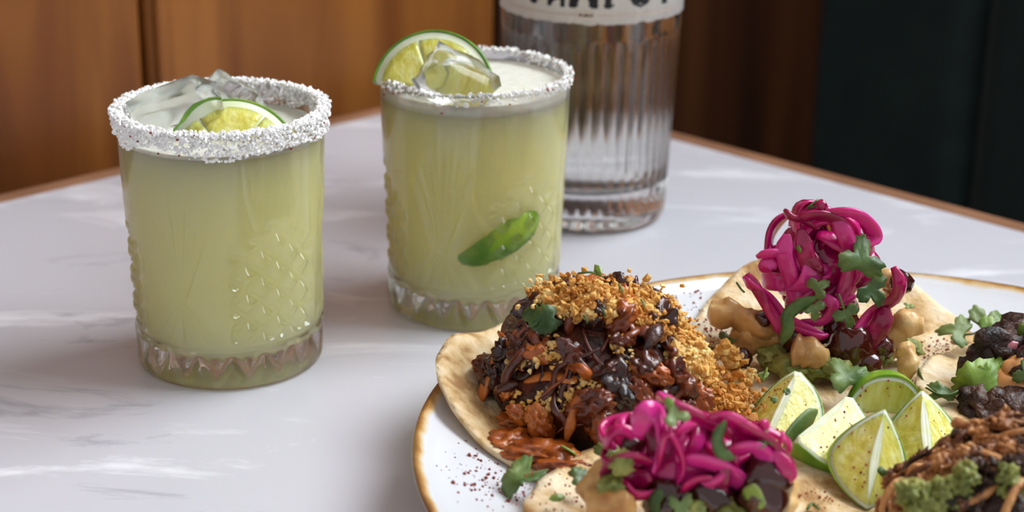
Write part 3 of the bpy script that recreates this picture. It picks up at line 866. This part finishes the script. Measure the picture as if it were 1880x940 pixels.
def crumbs(parent, pts, smin, smax, name='crumb_topping'):
    lst = [grain(p, rnd.uniform(smin, smax)) for p in pts]
    return mk(name, join(lst), 'crumb', parent, False, 'stuff')

# ================================================================== TACO A: braised filling under golden crumbs
AC = V(0.0300, 0.5445, 0)
tA = thing('taco', 'taco of dark braised shreds topped with golden crumbs', 'taco', V(AC.x, AC.y, 0.008), 'tacos on the plate')
tortilla(tA, (AC.x, AC.y), 0.0545, lambda x, y: 0.0005 + 0.0045 * smooth01(0.035, 0.055, -(x - AC.x)), 1.3)
mA = Mound((0.0285, 0.5455), 0.0385, 0.0370, 0.0395, 0.0125, 4.2, 0.62)
mk('braised_filling', mA.mesh(), 'meat_red', tA)
for i in range(190):
    x, y = mA.rand(0.1, 0.98)
    nn = mA.n(x, y); p = mA.p(x, y) + nn * rnd.uniform(-0.0012, 0.0010)
    d = nn.cross(V(rnd.gauss(0, 1), rnd.gauss(0, 1), rnd.gauss(0, 0.5)))
    r = rnd.random()
    m = 'meat_dark' if r < 0.40 else ('meat_red' if r < 0.90 else 'meat_orange')
    shred(tA, p, d, rnd.uniform(0.006, 0.022), rnd.choice((0.0006, 0.0009, 0.0013, 0.0019)) * rnd.uniform(0.8, 1.2), m, up=nn)
for i in range(75):
    x, y = mA.rand(0.15, 0.98); nn = mA.n(x, y)
    s = rnd.uniform(0.0022, 0.0060)
    mk('meat_chunk', lump(mA.p(x, y) - nn * 0.0008, (s * 1.5, s, s * 0.75), 0.6, 1.5, 4, rot=rrot(), ridged=rnd.random() < 0.5), rnd.choice(('meat_dark', 'meat_dark', 'meat_red', 'meat_red', 'meat_red', 'meat_orange')), tA)
# big orange strips down the left flank and sauce pooled at the front
for pts, wd in (([(935, 625), (900, 680), (882, 740)], 0.0035), ([(915, 610), (935, 640), (930, 690)], 0.0022), ([(1150, 650), (1180, 690), (1165, 720)], 0.0028), ([(1160, 690), (1110, 740), (1115, 775)], 0.0026), ([(960, 700), (1010, 690), (1060, 700)], 0.003)):
    ys = 0.528 if pts[0][0] > 940 else 0.545
    q = [P(u, v, ys - 0.016 * i / len(pts)) for i, (u, v) in enumerate(pts)]
    mk('meat_shred', sweep(catmull(q, 14), tap(wd, 0.5), tap(wd * 0.45, 0.5), (0.3, -0.9, 0.3), 10), 'meat_orange', tA)
for u, v, s in ((930, 810, 0.006), (985, 830, 0.008), (1035, 850, 0.006), (950, 775, 0.006)):
    p = at(u, v, 0.0150); mk('sauce_pool', lump(p, (s * 1.3, s, 0.0032), 0.55, 2.4, 4), 'meat_orange', tA)
# crumbs: cap, right shoulder, and lines on the front
def crumb_cloud(region, n, lift=0.001, spread=1.0):
    out = []
    while len(out) < n:
        x, y = mA.rand(0, 1.15)
        if region(x, y): out.append(mA.p(x, y) + mA.n(x, y) * abs(rnd.gauss(lift, 0.0016)))
    return out
cx, cy = mA.c
def capreg(x, y):
    a, b = (x - cx) / mA.rx, (y - cy) / mA.ry
    return (a - 0.10) ** 2 + (b - 0.20) ** 2 < 0.36 + 0.25 * noise.noise(V(a * 3, b * 3, 9)) or (a > 0.30 and b > -0.25 + 0.2 * noise.noise(V(a * 4, b * 4, 3)))
crumbs(tA, crumb_cloud(capreg, 3000, 0.0026), 0.0005, 0.0014)
core = []
for i in range(95):
    while True:
        x, y = mA.rand(0, 0.95)
        if capreg(x, y): break
    s = rnd.uniform(0.0022, 0.0042)
    clump(tA, mA.p(x, y) + mA.n(x, y) * 0.0018, s)
pk = V(0.0275, 0.5465, mA.z(0.0275, 0.5465))
crumbs(tA, [pk + V(rnd.gauss(0, 0.0085), rnd.gauss(0, 0.007), 0.003 - abs(rnd.gauss(0, 0.0035))) for _ in range(500)], 0.0006, 0.0016)
for i in range(34):
    s = rnd.uniform(0.002, 0.0038); clump(tA, pk + V(rnd.gauss(0, 0.006), rnd.gauss(0, 0.005), rnd.uniform(-0.002, 0.0028)), s)
def line_crumbs(pix, y0, y1, n, sp=9):
    out = []
    for _ in range(n):
        t = rnd.random() * (len(pix) - 1); k = int(t); f = t - k
        u = pix[k][0] * (1 - f) + pix[k + 1][0] * f + rnd.gauss(0, sp); v = pix[k][1] * (1 - f) + pix[k + 1][1] * f + rnd.gauss(0, sp)
        # march to the mound surface along the view of the pile
        best = None
        for i in range(120):
            y = y0 + (y1 - y0) * i / 119; q = P(u, v, y)
            if q.z <= mA.z(q.x, q.y) + 0.0016: best = q; break
        if best is not None: out.append(best)
    return out
crumbs(tA, line_crumbs([(945, 665), (1000, 640), (1050, 655)], 0.49, 0.60, 150, 10), 0.0004, 0.0012)
crumbs(tA, line_crumbs([(960, 760), (1010, 740), (1060, 715), (1110, 735)], 0.49, 0.60, 190, 14), 0.0004, 0.0012)
crumbs(tA, line_crumbs([(1120, 620), (1150, 650), (1135, 680)], 0.49, 0.60, 60, 9), 0.0004, 0.001)
# crumbs fallen on the right of the taco
lst = []
for _ in range(650):
    p = at(rnd.gauss(1310, 38), rnd.gauss(735, 17), 0.0165); lst.append(V(p.x, p.y, 0.0125 + abs(rnd.gauss(0, 0.0045))))
for _ in range(500):
    p = at(rnd.gauss(1240, 24), rnd.gauss(690, 22), 0.020); lst.append(V(p.x, p.y, 0.016 + abs(rnd.gauss(0, 0.007))))
crumbs(tA, lst, 0.0006, 0.0016)
for u, v, z in ((1330, 645, 0.024), (1345, 665, 0.020), (1300, 735, 0.017), (1270, 730, 0.018), (1340, 745, 0.016), (1250, 660, 0.028), (1265, 640, 0.030), (1240, 625, 0.032), (1370, 690, 0.016), (1235, 680, 0.024), (1290, 705, 0.018)):
    s = rnd.uniform(0.003, 0.0052)
    clump(tA, at(u, v, z), s)
sh = P(1242, 672, 0.540)
mk('crumb_heap', lump(sh, (0.0095, 0.009, 0.0105), 0.35, 2.0, 3), 'crumb', tA, False)
lst = []
for _ in range(900):
    d = Vector((rnd.gauss(0, 1), rnd.gauss(0, 1), rnd.gauss(0, 1))).normalized() * rnd.uniform(0.92, 1.12)
    lst.append(sh + V(d.x * 0.0100, d.y * 0.0095, d.z * 0.0110))
crumbs(tA, lst, 0.0005, 0.0014)
for _ in range(26):
    d = Vector((rnd.gauss(0, 1), rnd.gauss(-0.5, 1), rnd.gauss(0.4, 1))).normalized()
    clump(tA, sh + V(d.x * 0.0098, d.y * 0.0092, d.z * 0.0108), rnd.uniform(0.0020, 0.0034))
# herbs on taco A
leaf(tA, P(1008, 585, 0.533), 0.0066, (-0.2, -0.8, 0.5), (-0.9, 0.1, -0.4), 'herb', 1, 0.0, 0.2)
leaf(tA, P(975, 585, 0.536), 0.0050, (-0.6, -0.6, 0.3), (0.5, 0, 0.8), 'herb', 1, 0.0, 0.3)
blade(tA, [P(1062, 502, 0.543), P(1085, 500, 0.541), P(1108, 508, 0.540)], 0.0012, 'herb')
bit(tA, P(1098, 496, 0.541), 0.0026)
for u, v in ((1108, 572), (1140, 528), (1180, 555), (1155, 630), (1075, 585)): blade(tA, [P(u - 4, v - 6, 0.527), P(u + 1, v, 0.526), P(u + 3, v + 9, 0.525)], 0.0008)
leaf(tA, at(960, 872, 0.0185), 0.0085, (-0.3, -0.35, 0.85), (-0.8, -0.5, -0.1), 'herb', 2, 0.12, 0.5)
blade(tA, [at(1030, 818, 0.020), at(1045, 826, 0.019), at(1058, 835, 0.0175)], 0.0018, 'herb_light')

# ================================================================== TACO C: fritters, dark sauce and pickled onion at the back
CC = V(0.1185, 0.5985, 0)
tC = thing('taco', 'taco of battered pieces piled tall with pickled pink onion', 'taco', V(CC.x, CC.y, 0.008), 'tacos on the plate')
tortilla(tC, (CC.x, CC.y), 0.0545, lambda x, y: 0.0010 + 0.0060 * smooth01(0.030, 0.055, (y - CC.y)), 7.7, ell=0.98)
def fritter(parent, pts, r0, seed):
    pts = catmull(pts, 26)
    f = lambda s: r0 * (0.30 + 0.70 * math.sin(PI * min(1, max(0, 0.05 + 0.90 * s))) ** 0.5) * (1 + 0.35 * noise.noise(V(s * 4, seed, 0)))
    g = lambda s: 0.8 * f(s) * (1 + 0.25 * noise.noise(V(s * 4, seed, 4)))
    vs, fs = sweep(pts, f, g, (0.2, -0.5, 0.8), 22)
    mid = [pts[i // 22] for i in range(len(vs))]
    vs = [m + (v - m) * (1 + 0.40 * noise.fractal(v * 170 + V(seed, 0, 0), 1, 2, 3)) for v, m in zip(vs, mid)]
    return mk('battered_piece', (vs, fs), 'fritter', parent)
yC = 0.588
fritter(tC, [P(1302, 568, yC), P(1350, 582, yC - 0.003), P(1400, 600, yC - 0.004), P(1432, 625, yC)], 0.0062, 1)
fritter(tC, [P(1345, 615, yC), P(1390, 625, yC - 0.004), P(1440, 640, yC - 0.002)], 0.0055, 2)
fritter(tC, [P(1695, 595, yC - 0.004), P(1655, 600, yC - 0.002), P(1620, 640, yC), P(1600, 660, yC + 0.003)], 0.0060, 3)
fritter(tC, [P(1660, 630, yC - 0.012), P(1668, 665, yC - 0.016), P(1660, 700, yC - 0.018)], 0.0042, 4)
fritter(tC, [P(1455, 640, yC - 0.016), P(1485, 648, yC - 0.018), P(1500, 665, yC - 0.016)], 0.0062, 5)
fritter(tC, [P(1620, 500, yC), P(1640, 525, yC), P(1640, 555, yC)], 0.0045, 6)
fritter(tC, [P(1500, 560, yC + 0.008), P(1540, 590, yC + 0.006), P(1580, 600, yC + 0.006)], 0.0085, 8)
for u, v, s, dy in ((1560, 640, 0.0085, -0.012), (1545, 610, 0.008, -0.006), (1590, 675, 0.006, -0.014), (1465, 625, 0.005, -0.008), (1400, 590, 0.0032, -0.008), (1395, 605, 0.0026, -0.008), (1620, 640, 0.0042, -0.008), (1360, 660, 0.004, -0.012), (1655, 520, 0.004, -0.004)):
    mk('dark_sauce', lump(P(u, v, yC + dy), (s, s * 0.8, s * 1.1), 0.25, 1.8, 3), 'sauce', tC)
for u, v, s in ((1450, 672, 0.006), (1500, 672, 0.006), (1540, 680, 0.005), (1420, 655, 0.005), (1600, 655, 0.006), (1660, 640, 0.005)):
    p = at(u, v, 0.017); mk('guacamole', lump(p, (s * 1.2, s, 0.004), 0.45, 2.4, 3), 'guac', tC)
p = at(1320, 610, 0.0165); mk('creamy_sauce', lump(p, (0.012, 0.011, 0.0035), 0.3, 2.0, 3), 'mayo', tC)
lst = []
for _ in range(240):
    if rnd.random() < 0.35: p = at(rnd.gauss(1310, 22), rnd.gauss(600, 16), 0.0195)
    else: p = at(rnd.gauss(1730, 32), rnd.gauss(640, 22), 0.0125)
    s = rnd.uniform(0.0003, 0.0008); lst.append(box((p.x, p.y, p.z + 0.0003), (s, s, s * 0.6), rrot()))
mk('chili_specks', join(lst), 'chili', tC, False, 'stuff')
# core of the onion pile and its loops
oc = P(1503, 470, yC)
mk('onion_heap', lump(oc + V(0, 0.002, -0.003), (0.0125, 0.012, 0.0135), 0.3, 2.2, 3), 'onion', tC)
onion_pile(tC, oc + V(0, 0, -0.001), (0.0135, 0.011, 0.0150), 60, 0.006, 0.0125, 5, (0.0018, 0.0040))
yo = yC - 0.012
for pts, wd in (
    ([(1440, 385), (1452, 398), (1475, 405), (1500, 420)], 0.0016),
    ([(1500, 370), (1510, 378), (1515, 395)], 0.0018),
    ([(1490, 395), (1560, 390), (1595, 410), (1607, 435), (1590, 450)], 0.0026),
    ([(1390, 472), (1415, 465), (1440, 470), (1462, 500)], 0.0022),
    ([(1412, 500), (1405, 488), (1430, 478)], 0.0024),
    ([(1365, 508), (1380, 525), (1410, 545), (1440, 580), (1475, 600), (1512, 614)], 0.0023),
    ([(1372, 502), (1395, 540), (1425, 590), (1435, 615)], 0.0020),
    ([(1640, 490), (1652, 520), (1640, 550), (1600, 575), (1575, 610), (1568, 650)], 0.0024),
    ([(1628, 565), (1615, 600), (1580, 640), (1545, 660)], 0.0034),
    ([(1500, 540), (1530, 560), (1510, 590), (1470, 590)], 0.0020),
    ([(1455, 600), (1500, 618), (1520, 616)], 0.0019),
    ([(1445, 430), (1440, 470), (1455, 520), (1460, 560)], 0.0030),
    ([(1470, 420), (1480, 470), (1500, 520), (1490, 560)], 0.0032),
    ([(1530, 400), (1555, 440), (1560, 500), (1540, 560)], 0.0030),
    ([(1460, 405), (1500, 395), (1545, 410), (1565, 450)], 0.0028)):
    onion(tC, [P(u, v, yo - 0.002 * math.sin(i * 1.7)) for i, (u, v) in enumerate(pts)], wd, 0.0009, (0.15, -0.6, 0.8) if abs(pts[0][0] - pts[-1][0]) > abs(pts[0][1] - pts[-1][1]) else (1, -0.2, 0.2))
# coriander
yl = yo - 0.006
leaf(tC, P(1578, 482, yl), 0.0100, (0.15, -0.9, 0.35), (0.25, 0, 1), 'herb', 3, 0.25, 0.25)
leaf(tC, P(1600, 530, yl), 0.0080, (0.3, -0.9, 0.3), (0.6, 0, -0.8), 'herb', 3, 0.3, 0.3)
leaf(tC, P(1500, 530, yl), 0.0052, (-0.2, -0.8, 0.5), (0.7, 0, 0.6), 'herb', 3, 0.3, 0.3)
leaf(tC, P(1493, 565, yl), 0.0050, (0.1, -0.9, 0.3), (0.2, 0, -1), 'herb', 3, 0.35, 0.3)
leaf(tC, P(1553, 575, yl), 0.0060, (0.1, -0.9, 0.3), (0.4, 0, -0.9), 'herb', 3, 0.4, 0.3)
blade(tC, [P(1500, 545, yl), P(1465, 562, yl - 0.001), P(1446, 580, yl - 0.002), P(1446, 605, yl - 0.003), P(1436, 632, yl - 0.002)], 0.0024, 'herb', (-0.5, -0.2, -0.8))
blade(tC, [P(1352, 518, yl), P(1360, 530, yl), P(1367, 537, yl)], 0.0007)
blade(tC, [P(1482, 382, yo), P(1495, 372, yo), P(1502, 366, yo)], 0.0010)
blade(tC, [P(1484, 383, yo), P(1500, 379, yo), P(1516, 382, yo)], 0.0010)
bit(tC, P(1522, 418, yo - 0.002), 0.0014, 'meat_orange'); bit(tC, P(1467, 458, yo - 0.003), 0.0016)
blade(tC, [P(1540, 540, yl), P(1545, 555, yl), P(1550, 568, yl)], 0.0006)
leaf(tC, at(1668, 562, 0.024), 0.0022, (0, -0.5, 0.8), (1, 0, 0), 'herb_light', 2)
leaf(tC, at(1555, 695, 0.021), 0.0090, (0.2, -0.6, 0.75), (-0.4, 0.8, 0.1), 'herb', 3, 0.2, 0.3)
leaf(tC, at(1600, 700, 0.020), 0.0050, (0.2, -0.6, 0.75), (0.6, 0.5, 0.1), 'herb', 3, 0.35, 0.3)
leaf(tC, at(1335, 625, 0.021), 0.0045, (-0.2, -0.5, 0.8), (1, 0.4, 0.1), 'herb', 3, 0.3, 0.3)
for u, v in ((1402, 688), (1300, 690), (1345, 712), (1665, 645), (1680, 652)): bit(tC, at(u, v, 0.019), 0.0022)
blade(tC, [at(1400, 700, 0.019), at(1404, 690, 0.020), at(1408, 675, 0.021)], 0.0011, 'herb_light')
blade(tC, [at(1684, 672, 0.017), at(1690, 690, 0.016), at(1698, 710, 0.015)], 0.0010)

# ================================================================== TACO B: same kind, cut by the lower edge of the photo
BCn = V(0.0600, 0.4610, 0)
tB = thing('taco', 'taco heaped low with pickled pink onion beside the lime wedges', 'taco', V(BCn.x, BCn.y, 0.008), 'tacos on the plate')
tortilla(tB, (BCn.x, BCn.y), 0.0560, lambda x, y: 0.0010 + 0.0050 * smooth01(0.020, 0.050, (y - BCn.y)) + 0.0030 * smooth01(0.0, 0.05, BCn.x - x), 3.9)
yB = 0.462
fritter(tB, [P(1150, 850, yB), P(1110, 880, yB), P(1085, 920, yB)], 0.0058, 11)
fritter(tB, [P(1085, 935, yB - 0.012), P(1120, 925, yB - 0.014), P(1160, 940, yB - 0.014)], 0.0056, 12)
fritter(tB, [P(1440, 850, yB), P(1440, 900, yB - 0.006), P(1440, 945, yB - 0.008)], 0.0040, 13)
fritter(tB, [P(1180, 810, yB + 0.01), P(1220, 850, yB + 0.008), P(1280, 860, yB + 0.008)], 0.0085, 14)
fritter(tB, [P(1300, 850, yB + 0.008), P(1350, 860, yB + 0.008), P(1400, 880, yB + 0.006)], 0.0085, 15)
for u, v, s, dy in ((1405, 880, 0.0075, -0.008), (1400, 915, 0.0075, -0.010), (1300, 920, 0.008, -0.008), (1230, 930, 0.008, -0.008), (1160, 820, 0.0035, -0.002)):
    mk('dark_sauce', lump(P(u, v, yB + dy), (s, s * 0.8, s * 1.1), 0.25, 1.8, 3), 'sauce', tB)
for u, v, s in ((1120, 895, 0.004), (1270, 945, 0.005), (1140, 850, 0.0035), (1340, 950, 0.005)):
    mk('guacamole', lump(P(u, v, yB - 0.012), (s, s, s), 0.45, 2.4, 3), 'guac', tB)
ob = P(1275, 840, yB)
mk('onion_heap', lump(ob + V(0, 0.004, -0.004), (0.0215, 0.013, 0.011), 0.3, 2.2, 3), 'onion', tB)
onion_pile(tB, ob + V(0, 0.002, -0.001), (0.0235, 0.010, 0.0120), 64, 0.005, 0.0115, 17, (0.0014, 0.0032))
yb = yB - 0.010
for pts, wd in (
    ([(1218, 738), (1260, 755), (1310, 780), (1330, 790)], 0.0030),
    ([(1170, 800), (1185, 760), (1210, 765), (1215, 820), (1200, 870)], 0.0034),
    ([(1205, 860), (1225, 790), (1250, 840), (1240, 890)], 0.0034),
    ([(1200, 850), (1150, 840), (1118, 865), (1160, 880), (1195, 875)], 0.0032),
    ([(1140, 885), (1165, 910), (1210, 905)], 0.0034),
    ([(1330, 770), (1375, 790), (1410, 815), (1440, 850), (1448, 875)], 0.0034),
    ([(1395, 785), (1410, 780)], 0.0016),
    ([(1330, 830), (1380, 820), (1405, 840), (1400, 880)], 0.0030),
    ([(1420, 825), (1448, 870), (1420, 885), (1400, 870)], 0.0024),
    ([(1255, 905), (1280, 880), (1310, 890), (1335, 940)], 0.0036),
    ([(1250, 845), (1300, 850), (1340, 870), (1370, 900)], 0.0040),
    ([(1290, 775), (1340, 770), (1370, 800), (1350, 830)], 0.0038)):
    if len(pts) == 2: pts = [pts[0], ((pts[0][0] + pts[1][0]) / 2, (pts[0][1] + pts[1][1]) / 2 - 3), pts[1]]
    onion(tB, [P(u, v, yb - 0.002 * math.sin(i * 1.7)) for i, (u, v) in enumerate(pts)], wd, 0.0010, (0.1, -0.6, 0.8) if abs(pts[0][0] - pts[-1][0]) > abs(pts[0][1] - pts[-1][1]) else (1, -0.2, 0.2))
yl = yb - 0.005
blade(tB, [P(1332, 772, yl), P(1318, 800, yl), P(1322, 828, yl), P(1348, 842, yl)], 0.0018, 'herb', (-0.9, -0.3, 0.3))
blade(tB, [P(1368, 895, yl), P(1380, 905, yl), P(1392, 940, yl)], 0.0030, 'herb_light', (0.9, -0.3, 0.2))
blade(tB, [P(1215, 900, yl), P(1202, 920, yl), P(1202, 945, yl)], 0.0018, 'herb', (0.9, -0.3, 0.2))
leaf(tB, P(1250, 930, yl), 0.0050, (0, -0.8, 0.5), (0.1, 0, -1), 'herb', 2, 0.2)
leaf(tB, P(1235, 760, yl), 0.0050, (0, -0.6, 0.7), (1, 0, -0.3), 'herb', 3, 0.3)
bit(tB, P(1228, 740, yl), 0.0022)
leaf(tB, P(1400, 805, yl + 0.004), 0.0040, (0, -0.6, 0.7), (1, 0, -0.3), 'herb', 3, 0.3)
leaf(tB, at(1060, 877, 0.0215), 0.0046, (0.1, -0.5, 0.8), (1, 0.3, 0), 'herb', 1, 0.0, 0.3)
leaf(tB, at(1110, 835, 0.0225), 0.0050, (-0.2, -0.6, 0.7), (0.9, 0.6, 0.1), 'herb', 3, 0.3)
bit(tB, at(1022, 915, 0.0205), 0.0026)
blade(tB, [at(1482, 935, 0.013), at(1490, 925, 0.0135), at(1505, 935, 0.013)], 0.0014)
lst = []
for _ in range(130):
    p = at(rnd.gauss(1020, 60), rnd.gauss(905, 28), 0.0195) if rnd.random() < 0.5 else at(rnd.gauss(1510, 25), rnd.gauss(890, 26), 0.0120)
    s = rnd.uniform(0.0003, 0.0007); lst.append(box(p, (s, s, s * 0.6), rrot()))
mk('chili_specks', join(lst), 'chili', tB, False, 'stuff')

# ================================================================== TACO D: dark beef at the right
DC = V(0.1890, 0.5560, 0)
tD = thing('taco', 'taco with dark beef chunks, lettuce and orange salsa', 'taco', V(DC.x, DC.y, 0.008), 'tacos on the plate')
tortilla(tD, (DC.x, DC.y), 0.0500, lambda x, y: 0.0030 + 0.0030 * smooth01(0.02, 0.05, DC.x - x), 9.1)
yD = 0.560
mk('beef_heap', lump(V(0.193, 0.560, 0.024), (0.027, 0.026, 0.016), 0.4, 2.4, 4), 'beef', tD)
for u, v, s, dy in ((1835, 640, 0.0095, 0.004), (1815, 665, 0.008, 0.0), (1860, 665, 0.010, 0.006), (1805, 690, 0.007, -0.004), (1870, 610, 0.006, 0.01), (1800, 740, 0.007, -0.016), (1830, 745, 0.007, -0.018), (1860, 740, 0.0065, -0.020), (1785, 765, 0.006, -0.02), (1820, 770, 0.006, -0.024), (1900, 660, 0.010, 0.0)):
    mk('beef_chunk', lump(P(u, v, yD + dy), (s * 1.2, s, s * 0.75), 0.55, 1.9, 3, rot=Euler((rnd.uniform(-.5, .5), rnd.uniform(-.5, .5), rnd.uniform(0, 3)))), 'beef', tD)
leaf(tD, P(1790, 715, yD - 0.014), 0.0115, (-0.3, -0.9, 0.3), (0.6, 0, 0.8), 'lettuce', 1, 0.0, 0.4, 'lettuce_leaf')
leaf(tD, P(1815, 695, yD - 0.012), 0.0090, (-0.1, -0.9, 0.4), (0.7, 0, 0.7), 'lettuce', 2, 0.1, 0.5, 'lettuce_leaf')
mk('orange_salsa', lump(P(1855, 715, yD - 0.012), (0.0085, 0.006, 0.0075), 0.3, 1.6, 3), 'salsa', tD)
mk('orange_salsa', lump(P(1865, 680, yD - 0.010), (0.0050, 0.004, 0.0050), 0.3, 1.6, 3), 'salsa', tD)
onion(tD, [P(1848, 640, yD - 0.004), P(1870, 645, yD - 0.004), P(1895, 660, yD - 0.004)], 0.0030, 0.0010, (0, 0.2, 1), 'onion_light')
leaf(tD, P(1885, 690, yD - 0.018), 0.0060, (0, -0.9, 0.4), (0, 0, 1), 'herb', 3, 0.3)
bit(tD, P(1856, 728, yD - 0.020), 0.0026); bit(tD, P(1875, 605, yD), 0.0026)
leaf(tD, at(1725, 720, 0.020), 0.0055, (0, -0.5, 0.85), (0.9, -0.2, 0), 'herb', 2, 0.2, 0.4)
blade(tD, [at(1700, 712, 0.019), at(1735, 728, 0.020), at(1775, 712, 0.021)], 0.0016)
# coriander sprig lying over the back of the plate
sg = thing('coriander_sprig', 'loose coriander sprig lying on the plate behind the beef taco', 'herb', at(1790, 610, 0.014))
leaf(sg, at(1762, 610, 0.0215), 0.0085, (-0.1, -0.5, 0.85), (-0.9, 0.3, 0.1), 'herb', 3, 0.3, 0.3)
leaf(sg, at(1810, 595, 0.0235), 0.0095, (0.1, -0.6, 0.8), (0.8, 0.5, 0.2), 'herb', 3, 0.3, 0.3)
leaf(sg, at(1812, 612, 0.0215), 0.0085, (0.1, -0.6, 0.8), (0.9, -0.3, 0.0), 'herb_light', 3, 0.35, 0.3)
blade(sg, [at(1770, 615, 0.0210), at(1795, 610, 0.0215), at(1852, 588, 0.022)], 0.0006, name='stem')

# ================================================================== TACO E: crisp shreds and guacamole at the lower right
EC = V(0.1500, 0.4560, 0)
tE = thing('taco', 'taco of crisp brown shreds and green guacamole beside the lime wedges', 'taco', V(EC.x, EC.y, 0.008), 'tacos on the plate')
tortilla(tE, (EC.x, EC.y), 0.0500, lambda x, y: 0.0008, 12.4)
mE = Mound((0.1480, 0.4590), 0.0390, 0.0360, 0.0330, 0.0115, 14.2, 0.6)
mk('beef_heap', mE.mesh(), 'beef', tE)
for i in range(210):
    x, y = mE.rand(0.1, 0.98); nn = mE.n(x, y); p = mE.p(x, y) + nn * rnd.uniform(-0.0005, 0.002)
    top = (y - mE.c[1]) / mE.ry
    m = 'crisp' if top > -0.25 + rnd.gauss(0, 0.35) else 'beef'
    shred(tE, p, nn.cross(V(rnd.gauss(0, 1), rnd.gauss(0, 1), rnd.gauss(0, 0.6))), rnd.uniform(0.007, 0.021), rnd.choice((0.0005, 0.0008, 0.0011, 0.0015)) * rnd.uniform(0.8, 1.2), m, 'crisp_shred', nn)
for i in range(40):
    x, y = mE.rand(0.0, 0.95)
    s = rnd.uniform(0.002, 0.005); m = 'crisp' if y > mE.c[1] - 0.008 else 'beef'
    mk('crisp_chunk', lump(mE.p(x, y), (s * 1.3, s, s * 0.8), 0.9, 2.6, 4, rot=rrot(), ridged=True), m, tE, False)
for i in range(70):
    while True:
        x, y = mE.rand(0.0, 0.97)
        if y > mE.c[1] - 0.012 + rnd.gauss(0, 0.006): break
    clump(tE, mE.p(x, y) + mE.n(x, y) * rnd.uniform(0.0, 0.0025), rnd.uniform(0.0018, 0.0042), 'crisp', 'crisp_piece')
for u, v, s in ((1670, 905, 0.0050), (1700, 915, 0.0055), (1730, 900, 0.0050), (1760, 890, 0.0045), (1775, 870, 0.0045), (1690, 930, 0.006), (1740, 930, 0.006), (1850, 870, 0.0045), (1855, 900, 0.005), (1850, 935, 0.005), (1770, 910, 0.004)):
    mk('guacamole', lump(P(u, v, 0.4425), (s * 0.72, s * 0.72, s * 0.72), 0.6, 2.2, 4), 'guac', tE)
# ================================================================== lime wedges on the plate
def wedge_face(label, A, B, d1, rad, al, sp):
    # d1: direction of the cut face that shows, from the core edge to the rind; the wedge lies behind it
    a = (B - A).normalized(); d = (d1 - a * d1.dot(a)).normalized()
    c = [Matrix.Rotation(sg * al / 2, 3, a) @ d for sg in (1, -1)]
    m = max(c, key=lambda v: v.y)
    return lime_wedge('lime_wedge', label, (A + B) / 2, rotm(B - A, -m), rad, (B - A).length / 2, al, sp)
def wedge_between(label, A, B, up, rad, al, sp, pe=(2.3, 0.55)):
    return lime_wedge('lime_wedge', label, (A + B) / 2, rotm(B - A, up), rad, (B - A).length / 2, al, sp, pe=pe)
wedge_between('chili-dusted lime wedge leaning on the crumb-topped taco', P(1396, 790, 0.516), P(1466, 708, 0.544), (-0.25, -0.45, 0.85), 0.0165, 1.75, 50)
wedge_face('lime wedge with a reddened core edge in the middle of the plate', P(1458, 806, 0.500), P(1560, 722, 0.520), P(1560, 868, 0.497) - P(1510, 765, 0.510), 0.0220, 1.30, 70)
wedge_between('lime wedge lying rind upward against the back taco', P(1548, 782, 0.546), P(1698, 772, 0.548), (0.0, -0.60, -0.80), 0.0180, 1.30, 40)
wedge_between('lime wedge standing core up, its two cut faces meeting in a ridge', P(1610, 770, 0.504), P(1606, 918, 0.474), (0.12, -0.75, 0.65), 0.0155, 2.0, 25, (1.7, 0.9))
wedge_between('lime wedge with its cut face turned up beside the beef taco', P(1690, 752, 0.540), P(1712, 838, 0.505), (-0.10, -0.45, 0.9), 0.0180, 1.9, 25, (1.8, 0.8))
# herb scraps lying on the wedges
for u, v, y in ((1420, 735, 0.520), (1443, 720, 0.523), (1487, 828, 0.508)):
    h_ = leaf(None, P(u, v, y), 0.0016, (-0.2, -0.7, 0.7), (0.6, 0, 0.8), 'herb', 1, 0, 0.1, 'herb_scrap')
    tag(h_, {1420: 'tiny herb scrap low on the lime wedge leaning on the crumb-topped taco', 1443: 'tiny herb scrap high on the lime wedge leaning on the crumb-topped taco',
             1487: 'tiny herb scrap on the cut face of the lime wedge with the reddened edge'}[u], 'herb', 'herb scraps on the limes')
h_ = leaf(None, P(1625, 870, 0.488), 0.0042, (0.1, -0.9, 0.4), (-0.2, 0, -1), 'herb', 1, 0, 0.2, 'herb_leaf')
tag(h_, 'small green herb leaf lying against the standing lime wedge', 'herb')
sg = thing('coriander_leaf', 'dark coriander strip between the pink onion and the lime wedges', 'herb', at(1460, 790, 0.016))
blade(sg, [P(1440, 822, 0.503), P(1462, 790, 0.508), P(1500, 755, 0.515)], 0.0040, 'herb', (-0.5, -0.5, 0.6), 'leaf_blade')
